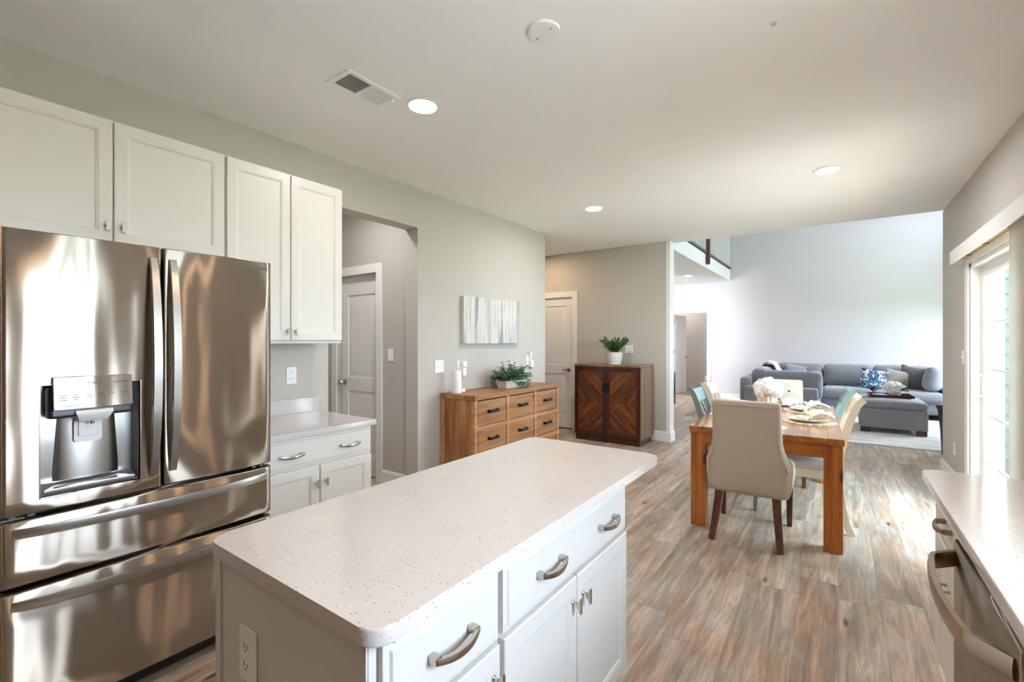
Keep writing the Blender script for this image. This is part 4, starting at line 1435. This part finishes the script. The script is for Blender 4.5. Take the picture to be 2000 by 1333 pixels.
def parson(label, loc, rotz, m, tuft):
    t = thing('upholstered_chair', label, 'chair', loc, rotz)
    lv = [(0.318, 0.215, 0.03, 0.245, 0.05), (0.326, 0.245, -0.03, 0.27, 0.06), (0.36, 0.260, -0.05, 0.286, 0.07), (0.46, 0.266, -0.05, 0.296, 0.07), (0.51, 0.265, -0.02, 0.300, 0.07),
          (0.545, 0.262, 0.06, 0.303, 0.06), (0.58, 0.246, 0.13, 0.306, 0.05), (0.63, 0.228, 0.19, 0.312, 0.04), (0.70, 0.214, 0.222, 0.321, 0.035), (0.82, 0.211, 0.245, 0.338, 0.032),
          (0.92, 0.210, 0.262, 0.352, 0.030), (0.952, 0.209, 0.268, 0.356, 0.030), (0.965, 0.204, 0.276, 0.354, 0.026), (0.972, 0.192, 0.288, 0.346, 0.02)]
    bk = obj('backrest', B().rings([ringrect(hw, y0, y1, r, z) for z, hw, y0, y1, r in lv]), m, t, ang=60)
    for s_ in (-1, 1):
        pts = [(s_ * (hw - 0.022), y1 - 0.0005, z) for z, hw, y0, y1, r in lv[3:12]]
        obj('piping', B().sweep(pts, 0.005, 6), m, bk)
    pts = [(-0.185 + 0.37 * k / 10, 0.3565, 0.945) for k in range(11)]
    obj('piping', B().sweep(pts, 0.005, 6), m, bk)
    if tuft:
        for x, z in ((-0.09, 0.86), (0.09, 0.86), (0.0, 0.77), (-0.09, 0.68), (0.09, 0.68)):
            y = 0.222 + (z - 0.70) * 0.19
            obj('button', B().lathe([(0.0, 0), (0.010, 0.0), (0.011, -0.003), (0.006, -0.006), (0.0, -0.006)], 12, Matrix.Translation((x, y - 0.001, z)) @ Matrix.Rotation(R(-90), 4, 'X')), m_slot, bk)
        obj('back_seam', B().sweep([(0.0, 0.244 + (z - 0.82) * 0.18, z) for z in (0.62, 0.72, 0.82, 0.90, 0.955)], 0.002, 5), m, bk)
    obj('seat', B().cushion(0, -0.125, 0.415, 0.262, 0.165, 0.085, 0.05, (0, 0.0, 0.015)), m, t)
    for sx in (-1, 1):
        obj('leg', B().sweep([(sx * 0.208, 0.345, 0.0), (sx * 0.195, 0.292, 0.12), (sx * 0.183, 0.250, 0.24), (sx * 0.176, 0.23, 0.335)], [0.95, 1.08, 1.2, 1.25],
                             sec=[(-0.02, -0.022), (0.02, -0.022), (0.02, 0.022), (-0.02, 0.022)], up=(0, 1, 0)), m_legw, t)
        obj('leg', B().sweep([(sx * 0.226, -0.215, 0.0), (sx * 0.226, -0.218, 0.34)], [0.75, 1.1], sec=[(-0.021, -0.021), (0.021, -0.021), (0.021, 0.021), (-0.021, 0.021)], up=(0, 1, 0)), m_legw, t)
    return t


parson('beige upholstered chair with its back to the camera at the near end of the table', (-0.520, 3.765, 0), R(180) + R(1), m_linen, False)
parson('pale button-tufted chair at the far end of the table', (-0.500, 5.30, 0), TR, m_tuft, True)

# ------------------------------------------------------------------ place settings
mat_o = plate_o = nap_o = ring_o = None
spots = [((0.275, -0.235), R(-90), 'on the right of the table, nearest the camera'), ((0.262, 0.40), R(-90), 'on the right of the table, farther back'),
         ((0.03, 0.645), R(180), 'at the far end of the table'), ((-0.04, -0.66), 0.0, 'at the near end behind the beige chair'),
         ((-0.265, -0.235), R(90), 'on the left of the table, nearest the camera'), ((-0.262, 0.40), R(90), 'on the left of the table, farther back')]


def place_mat():
    bb = B()
    prof = []
    n = 72
    for rr, z in ((0.05, 0.002), (0.11, 0.0035), (0.15, 0.003), (0.168, 0.005), (0.182, 0.005)):
        ring = []
        for k in range(n):
            a = 2 * PI * k / n
            q = rr + (0.009 * math.cos(18 * a) if rr > 0.175 else 0)
            ring.append(Vector((q * math.cos(a), q * math.sin(a), z + (0.0015 * math.cos(36 * a) if rr > 0.1 else 0))))
        prof.append(ring)
    low = [[Vector((p.x, p.y, 0.0)) for p in prof[-1]]]
    bb.rings([[Vector((p.x, p.y, 0.0)) for p in prof[0]]] + prof + low, cap=False)
    bb.bm.faces.new([bb.bm.verts.new(p + Vector((0, 0, 0.0))) for p in prof[0]])
    return bb


def napkin_mesh():
    """a napkin drawn through its ring: a pleated fan one way, a short tail the other"""
    bb = B()

    def fan(u, v, L, spread, sg):
        a = (v - 0.5) * spread
        r = 0.012 + L * u
        pl_ = 0.010 * u * math.sin(v * 7 * PI)
        return Vector((r * math.sin(a) * 1.0, sg * r * math.cos(a), 0.022 + (0.062 if sg > 0 else 0.02) * math.sin(PI * min(1, u * 0.95)) * (1 - 0.45 * abs(2 * v - 1)) + pl_ * 1.3))
    bb.grid(lambda u, v: fan(u, v, 0.165, 1.7, 1), 12, 28)
    bb.grid(lambda u, v: fan(u, v, 0.085, 1.5, -1), 8, 24)
    bb.cushion(0, 0, 0.022, 0.016, 0.03, 0.014, 0.012, n=6)
    return bb


for i, ((x, y), rot, where) in enumerate(spots):
    wx, wy = tp(x, y)
    rz = TR + rot
    hidden = i == 4
    if i == 0:
        mat_o = tag(obj('placemat', place_mat(), m_mat, None, (wx, wy, TZ), rz), 'round scalloped woven placemat ' + where, 'placemat', 'woven placemats')
        plate_o = thing('plate', 'pale glazed dinner plate ' + where, 'plate', (wx, wy, TZ + 0.006), rz, 'dinner plates')
        obj('rim', B().lathe([(0.0, 0.0), (0.075, 0.0), (0.082, 0.003), (0.125, 0.016), (0.135, 0.019), (0.136, 0.021), (0.125, 0.020), (0.085, 0.008), (0.0, 0.006)], 48), m_plate, plate_o)
        nap_o = tag(obj('napkin', napkin_mesh(), m_napkin, None, (wx, wy, TZ + 0.010), rz + R(60)), 'fanned ivory cloth napkin ' + where, 'napkin', 'fanned napkins')
        sol = nap_o.modifiers.new('thickness', 'SOLIDIFY')
        sol.thickness = 0.002
        ring_o = tag(obj('napkin_ring', B().lathe([(0.021, -0.012), (0.024, -0.013), (0.026, 0.0), (0.024, 0.013), (0.021, 0.012), (0.019, 0.0), (0.021, -0.012)], 24,
                                                    Matrix.Translation((0, 0, 0.026)) @ Matrix.Rotation(R(90), 4, 'X'), cap=False), m_ring, None, (wx, wy, TZ + 0.010), rz + R(60)),
                     'tan napkin ring ' + where, 'napkin ring', 'napkin rings')
    else:
        dup(mat_o, (wx, wy, TZ), rz, 'round scalloped woven placemat ' + where)
        dup(plate_o, (wx, wy, TZ + 0.006), rz, 'pale glazed dinner plate ' + where)
        dup(nap_o, (wx, wy, TZ + 0.010), rz + R(60), 'fanned ivory cloth napkin ' + where)
        dup(ring_o, (wx, wy, TZ + 0.010), rz + R(60), 'tan napkin ring ' + where)

# ------------------------------------------------------------------ vase of white flowers
vx, vy = tp(-0.030, 0.16)
fv = thing('flower_vase', 'white ribbed vase full of white hydrangeas on the dining table', 'vase', (vx, vy, TZ))
rs = []
for r_, z in ((0.060, 0.0), (0.066, 0.01), (0.068, 0.07), (0.066, 0.142), (0.070, 0.150)):
    rs.append([Vector(((r_ + 0.004 * math.cos(12 * 2 * PI * k / 96)) * math.cos(2 * PI * k / 96), (r_ + 0.004 * math.cos(12 * 2 * PI * k / 96)) * math.sin(2 * PI * k / 96), z)) for k in range(96)])
obj('vase', B().rings(rs), m_china, fv)


def blossom(bb, c, r, n, rnd, size=0.02):
    """a ball of four-petalled florets"""
    for k in range(n):
        zz = 1 - 2 * (k + 0.5) / n
        a = k * 2.39996
        d = Vector((math.sqrt(1 - zz * zz) * math.cos(a), math.sqrt(1 - zz * zz) * math.sin(a), zz))
        p = c + d * r * rnd.uniform(0.88, 1.06)
        s1 = d.cross(Vector((0.3, 0.2, 0.9))).normalized()
        s2 = d.cross(s1)
        ro = rnd.uniform(0, PI / 2)
        ctr = bb.bm.verts.new(p)
        for q in range(4):
            aa = ro + q * PI / 2
            u = s1 * math.cos(aa) + s2 * math.sin(aa)
            w = s1 * math.cos(aa + PI / 2) + s2 * math.sin(aa + PI / 2)
            tip = p + u * size + d * size * 0.25
            l = p + u * size * 0.6 + w * size * 0.45 + d * size * 0.22
            r2 = p + u * size * 0.6 - w * size * 0.45 + d * size * 0.22
            v = [bb.bm.verts.new(l), bb.bm.verts.new(tip), bb.bm.verts.new(r2)]
            bb.bm.faces.new((ctr, v[0], v[1]))
            bb.bm.faces.new((ctr, v[1], v[2]))
    bb.lathe([(0.0, -r * 0.86), (r * 0.6, -r * 0.62), (r * 0.86, 0), (r * 0.6, r * 0.62), (0.0, r * 0.86)], 14, Matrix.Translation(c))


rnd = random.Random(8)
for (x, y, z, r_) in ((0.0, 0.0, 0.255, 0.070), (0.072, -0.02, 0.225, 0.062), (-0.072, -0.025, 0.225, 0.062), (0.02, 0.072, 0.22, 0.060), (0.01, -0.075, 0.215, 0.060),
                      (0.085, 0.045, 0.190, 0.050), (-0.085, 0.035, 0.190, 0.050), (0.070, -0.07, 0.185, 0.048), (-0.070, -0.07, 0.185, 0.048)):
    bb = B()
    blossom(bb, Vector((x * 0.84, y * 0.84, z - 0.004)), r_ * 0.86, 70, rnd, 0.019)
    obj('blossom', bb, m_petal, fv, flat=True)
obj('stems', B().cyl((0, 0, 0.12), (0, 0, 0.2), 0.04), m_petal, fv)

# ------------------------------------------------------------------ living room
tag(obj('rug', B().box(-1.25, 1.45, -1.42, 1.42, 0, 0.012, 0.004), m_rug, None, (0.05, 9.17, 0)), 'pale grey distressed rug under the sofa', 'rug')

sf = thing('sectional_sofa', 'grey upholstered sectional sofa along the living room wall', 'sofa', (0.1, 11.2, 0))


def sp_(name, x0, x1, y0, y1, z0, z1, r, m=m_sofa, puff=(0, 0, 0), par=sf, wob=0.0, seed=1):
    ox, oy = 0.1, 11.2
    return obj(name, B().cushion((x0 + x1) / 2 - ox, (y0 + y1) / 2 - oy, (z0 + z1) / 2, (x1 - x0) / 2, (y1 - y0) / 2, (z1 - z0) / 2, r, puff, wob=wob, seed=seed), m, par, ang=80)


sp_('base', -0.30, 1.72, 10.72, 11.70, 0.085, 0.30, 0.03)
sp_('base', -1.36, -0.28, 9.05, 11.70, 0.085, 0.30, 0.03)
sp_('back_frame', -1.36, 1.72, 11.60, 11.78, 0.085, 0.80, 0.05)
sp_('back_frame', -1.44, -1.28, 9.0, 11.76, 0.085, 0.74, 0.05)
sp_('arm', 1.55, 1.74, 10.70, 11.76, 0.085, 0.66, 0.05)
sp_('arm', -1.36, -0.27, 8.93, 9.11, 0.085, 0.60, 0.045)
for k, (x0, x1) in enumerate(((-0.27, 0.52), (0.53, 1.50))):
    sp_('seat_cushion', x0, x1, 10.66, 11.42, 0.295, 0.475, 0.07, puff=(0, 0.01, 0.025), seed=k)
sp_('seat_cushion', -1.26, -0.28, 10.30, 11.42, 0.295, 0.475, 0.07, puff=(0, 0, 0.02))
sp_('seat_cushion', -1.26, -0.28, 9.12, 10.28, 0.295, 0.475, 0.07, puff=(0, 0, 0.02))
for k, (x0, x1) in enumerate(((-1.10, -0.28), (-0.255, 0.53), (0.545, 1.40))):
    sp_('back_cushion', x0, x1, 11.32, 11.62, 0.46, 0.915, 0.09, puff=(0, 0.02, 0.01), wob=0.004, seed=k + 3)
sp_('back_cushion', -1.30, -1.04, 10.35, 11.30, 0.46, 0.90, 0.09, puff=(0.02, 0, 0.01), wob=0.004)
sp_('back_cushion', -1.30, -1.04, 9.35, 10.33, 0.46, 0.88, 0.09, puff=(0.02, 0, 0.01), wob=0.004)
sp_('end_cushion', -1.06, -0.215, 9.13, 9.36, 0.40, 0.868, 0.085, puff=(0, 0.025, 0.0), wob=0.004)
obj('foot', B().box(-0.2, 0.0, -0.42, -0.36, 0.013, 0.09).box(1.4, 1.5, -0.42, -0.36, 0.013, 0.09), m_espresso, sf)
obj('foot', B().box(-1.42, -1.34, -2.2, -2.1, 0.013, 0.09).box(-0.52, -0.44, -2.2, -2.1, 0.013, 0.09), m_espresso, sf)
Mq = Matrix.Rotation(R(-68), 4, 'Z') @ Matrix.Rotation(R(-12), 4, 'X')
tag(obj('sofa_cushion', B().cushion(0, 0, 0, 0.32, 0.125, 0.225, 0.12, (0, 0.03, 0), M=Matrix.Rotation(R(12), 4, 'Y') @ Matrix.Rotation(R(75), 4, 'Z')), m_sofa, None, (1.40, 11.0, 0.705), ang=80),
    'big plump grey cushion leaning on the sofa arm', 'cushion')
PR = Matrix.Rotation
tag(obj('throw_pillow', B().pillow(PR(R(-4), 4, 'Z') @ PR(R(-24), 4, 'X') @ PR(R(9), 4, 'Y'), 0.42, 0.40, 0.15), m_ikat, None, (0.53, 10.98, 0.660), ang=80),
    'blue and white swirl-patterned throw pillow on the sofa', 'pillow')
tag(obj('throw_pillow', B().pillow(PR(R(6), 4, 'Z') @ PR(R(-22), 4, 'X') @ PR(R(14), 4, 'Y'), 0.40, 0.38, 0.15), m_taupe, None, (0.865, 11.08, 0.668), ang=80),
    'plush taupe throw pillow on the sofa between blue and charcoal ones', 'pillow')
tag(obj('throw_pillow', B().pillow(PR(R(-16), 4, 'Z') @ PR(R(-16), 4, 'X') @ PR(R(8), 4, 'Y'), 0.46, 0.46, 0.16), m_sofa_d, None, (1.13, 11.14, 0.700), ang=80),
    'charcoal throw pillow on the sofa beside the plump grey cushion', 'pillow')
tag(obj('throw_pillow', B().pillow(PR(R(20), 4, 'Z') @ PR(R(-20), 4, 'X') @ PR(R(10), 4, 'Y'), 0.42, 0.42, 0.16), m_sofa, None, (-0.74, 11.16, 0.690), ang=80),
    'grey throw pillow in the left corner of the sofa', 'pillow')
bb = B()


def drape(u, v):
    a = -0.35 + 1.5 * u
    x = -1.26 + 0.36 * u
    z = 0.905 + 0.075 * math.sin(PI * min(1, u * 1.25)) - 0.62 * max(0, u - 0.72) - 0.25 * max(0, 0.12 - u) * 4
    y = -0.26 + 0.60 * v
    return Vector((x, y + 0.02 * math.sin(9 * u), z + 0.006 * math.sin(v * 15)))


bb.grid(drape, 20, 16)
th = tag(obj('throw_blanket', bb, m_throw, None, (0.0, 10.35, 0.0), ang=80), 'white knitted throw over the left back of the sofa', 'blanket')
mo = th.modifiers.new('thickness', 'SOLIDIFY')
mo.thickness = 0.02

ot = thing('ottoman', 'square grey ottoman with dark wooden feet on the rug', 'ottoman', (0.65, 9.20, 0.012))
obj('base', B().cushion(0, 0, 0.217, 0.39, 0.475, 0.145, 0.02), m_sofa, ot, ang=80)
obj('cushion', B().cushion(0, 0, 0.415, 0.395, 0.48, 0.062, 0.055, (0, 0, 0.045)), m_sofa, ot, ang=80)
for sx in (-1, 1):
    for sy in (-1, 1):
        obj('foot', B().box(sx * 0.32 - 0.06, sx * 0.32 + 0.06, sy * 0.41 - 0.045, sy * 0.41 + 0.045, 0.0, 0.075, 0.004), m_tray, ot)
ZO = 0.012 + 0.415 + 0.062 + 0.042
tr = thing('serving_tray', 'dark wooden tray lying on the ottoman', 'tray', (0.64, 9.15, ZO - 0.006), R(3))
obj('tray_base', B().box(-0.26, 0.26, -0.19, 0.19, 0.0, 0.012, 0.002), m_tray, tr)
bb = B()
bb.box(-0.27, -0.255, -0.20, 0.20, 0.0, 0.036, 0.003).box(0.255, 0.27, -0.20, 0.20, 0.0, 0.036, 0.003)
bb.box(-0.255, 0.255, -0.20, -0.185, 0.0, 0.036, 0.003).box(-0.255, 0.255, 0.185, 0.20, 0.0, 0.036, 0.003)
obj('tray_rim', bb, m_tray, tr)
fb = thing('flower_bowl', 'white bowl of white flowers and green leaves in the ottoman tray', 'flowers', (0.70, 9.14, ZO + 0.0065))
obj('bowl', B().lathe([(0.0, 0.0), (0.05, 0.0), (0.055, 0.006), (0.085, 0.04), (0.095, 0.075), (0.09, 0.076), (0.08, 0.045), (0.0, 0.03)], 32), m_china, fb)
rnd = random.Random(21)
for (x, y, z, r_) in ((-0.05, -0.01, 0.155, 0.070), (0.03, 0.03, 0.145, 0.060), (-0.095, 0.03, 0.125, 0.050), (0.085, 0.02, 0.125, 0.042)):
    bb = B()
    blossom(bb, Vector((x, y, z)), r_, 46, rnd, 0.026)
    obj('blossom', bb, m_petal, fb, flat=True)
bb = B()
for k in range(16):
    a = rnd.uniform(-1.2, 0.6)
    leaf(bb, Vector((0.06, -0.045, 0.10)), Vector((math.cos(a), math.sin(a) * 0.6 - 0.4, rnd.uniform(-0.15, 0.6))), Vector((0, 0, 1)), rnd.uniform(0.08, 0.13), 0.04)
obj('leaves', bb, m_leaf2, fb, flat=True)
bk_ = thing('book', 'beige open-faced booklet lying in the ottoman tray', 'book', (0.53, 9.10, ZO + 0.0065), R(20))
obj('cover', B().box(-0.07, 0.07, -0.10, 0.10, 0.0, 0.012, 0.002), m_ring, bk_)
obj('pages', B().box(-0.066, 0.068, -0.096, 0.096, 0.0115, 0.02, 0.001), m_china, bk_)

st_ = thing('side_stool', 'black tapered drum stool just past the right wall corner', 'stool', (1.17, 7.56, 0))
obj('body', B().lathe([(0.0, 0.0), (0.15, 0.0), (0.155, 0.02), (0.165, 0.30), (0.185, 0.52), (0.192, 0.555), (0.0, 0.56)], 36), m_espresso, st_)
obj('top', B().lathe([(0.0, 0.56), (0.198, 0.56), (0.205, 0.575), (0.205, 0.600), (0.196, 0.612), (0.0, 0.615)], 36), m_espresso, st_)
tv = thing('media_console', 'dark grey media console with chrome legs seen past the white wall end', 'console', (-2.89, 8.6, 0), 0)
obj('body', B().box(-0.22, 0.22, -0.78, 0.78, 0.12, 0.76, 0.004), m_greywood, tv)
for y0 in (-0.76, -0.25, 0.26):
    d = obj('door', B().box(0.22, 0.236, y0, y0 + 0.50, 0.14, 0.74, 0.002), m_greywood, tv)
    obj('handle', B().box(0.236, 0.246, y0 + 0.40, y0 + 0.415, 0.25, 0.65, 0.001), m_dark, d)
for sx in (-0.17, 0.18):
    for sy in (-0.70, 0.74):
        obj('leg', B().cyl((sx, sy, 0.0), (sx, sy, 0.12), 0.018), m_nickel, tv)

# ------------------------------------------------------------------ vertical blinds on the slider
vb = thing('vertical_blinds', 'white valance with tan vertical blinds drawn to one side of the sliding door', 'blinds', (0.80, 4.5, 0))
obj('valance', B().box(0.0, 0.013, -1.25, 1.06, 2.055, 2.165, 0.003).box(0.0, 0.098, 1.048, 1.06, 2.055, 2.165, 0.003).box(0.0, 0.098, -1.25, -1.238, 2.055, 2.165, 0.003), m_trim, vb)
obj('head_rail', B().box(0.045, 0.080, -1.2, 0.98, 2.090, 2.125, 0.002), m_tan, vb)
bb = B()
for y in (0.75, 0.2, -0.4):
    bb.box(0.043, 0.1, y - 0.012, y + 0.012, 2.086, 2.128)
obj('bracket', bb, m_slot, vb)
for k in range(14):
    y = -1.15 + k * 0.042
    M_ = Matrix.Translation((0.062, y, 0)) @ Matrix.Rotation(R(78), 4, 'Z')
    obj('vane', B().box(-0.001, 0.001, -0.044, 0.044, 0.03, 2.09, M=M_), m_blind, vb)
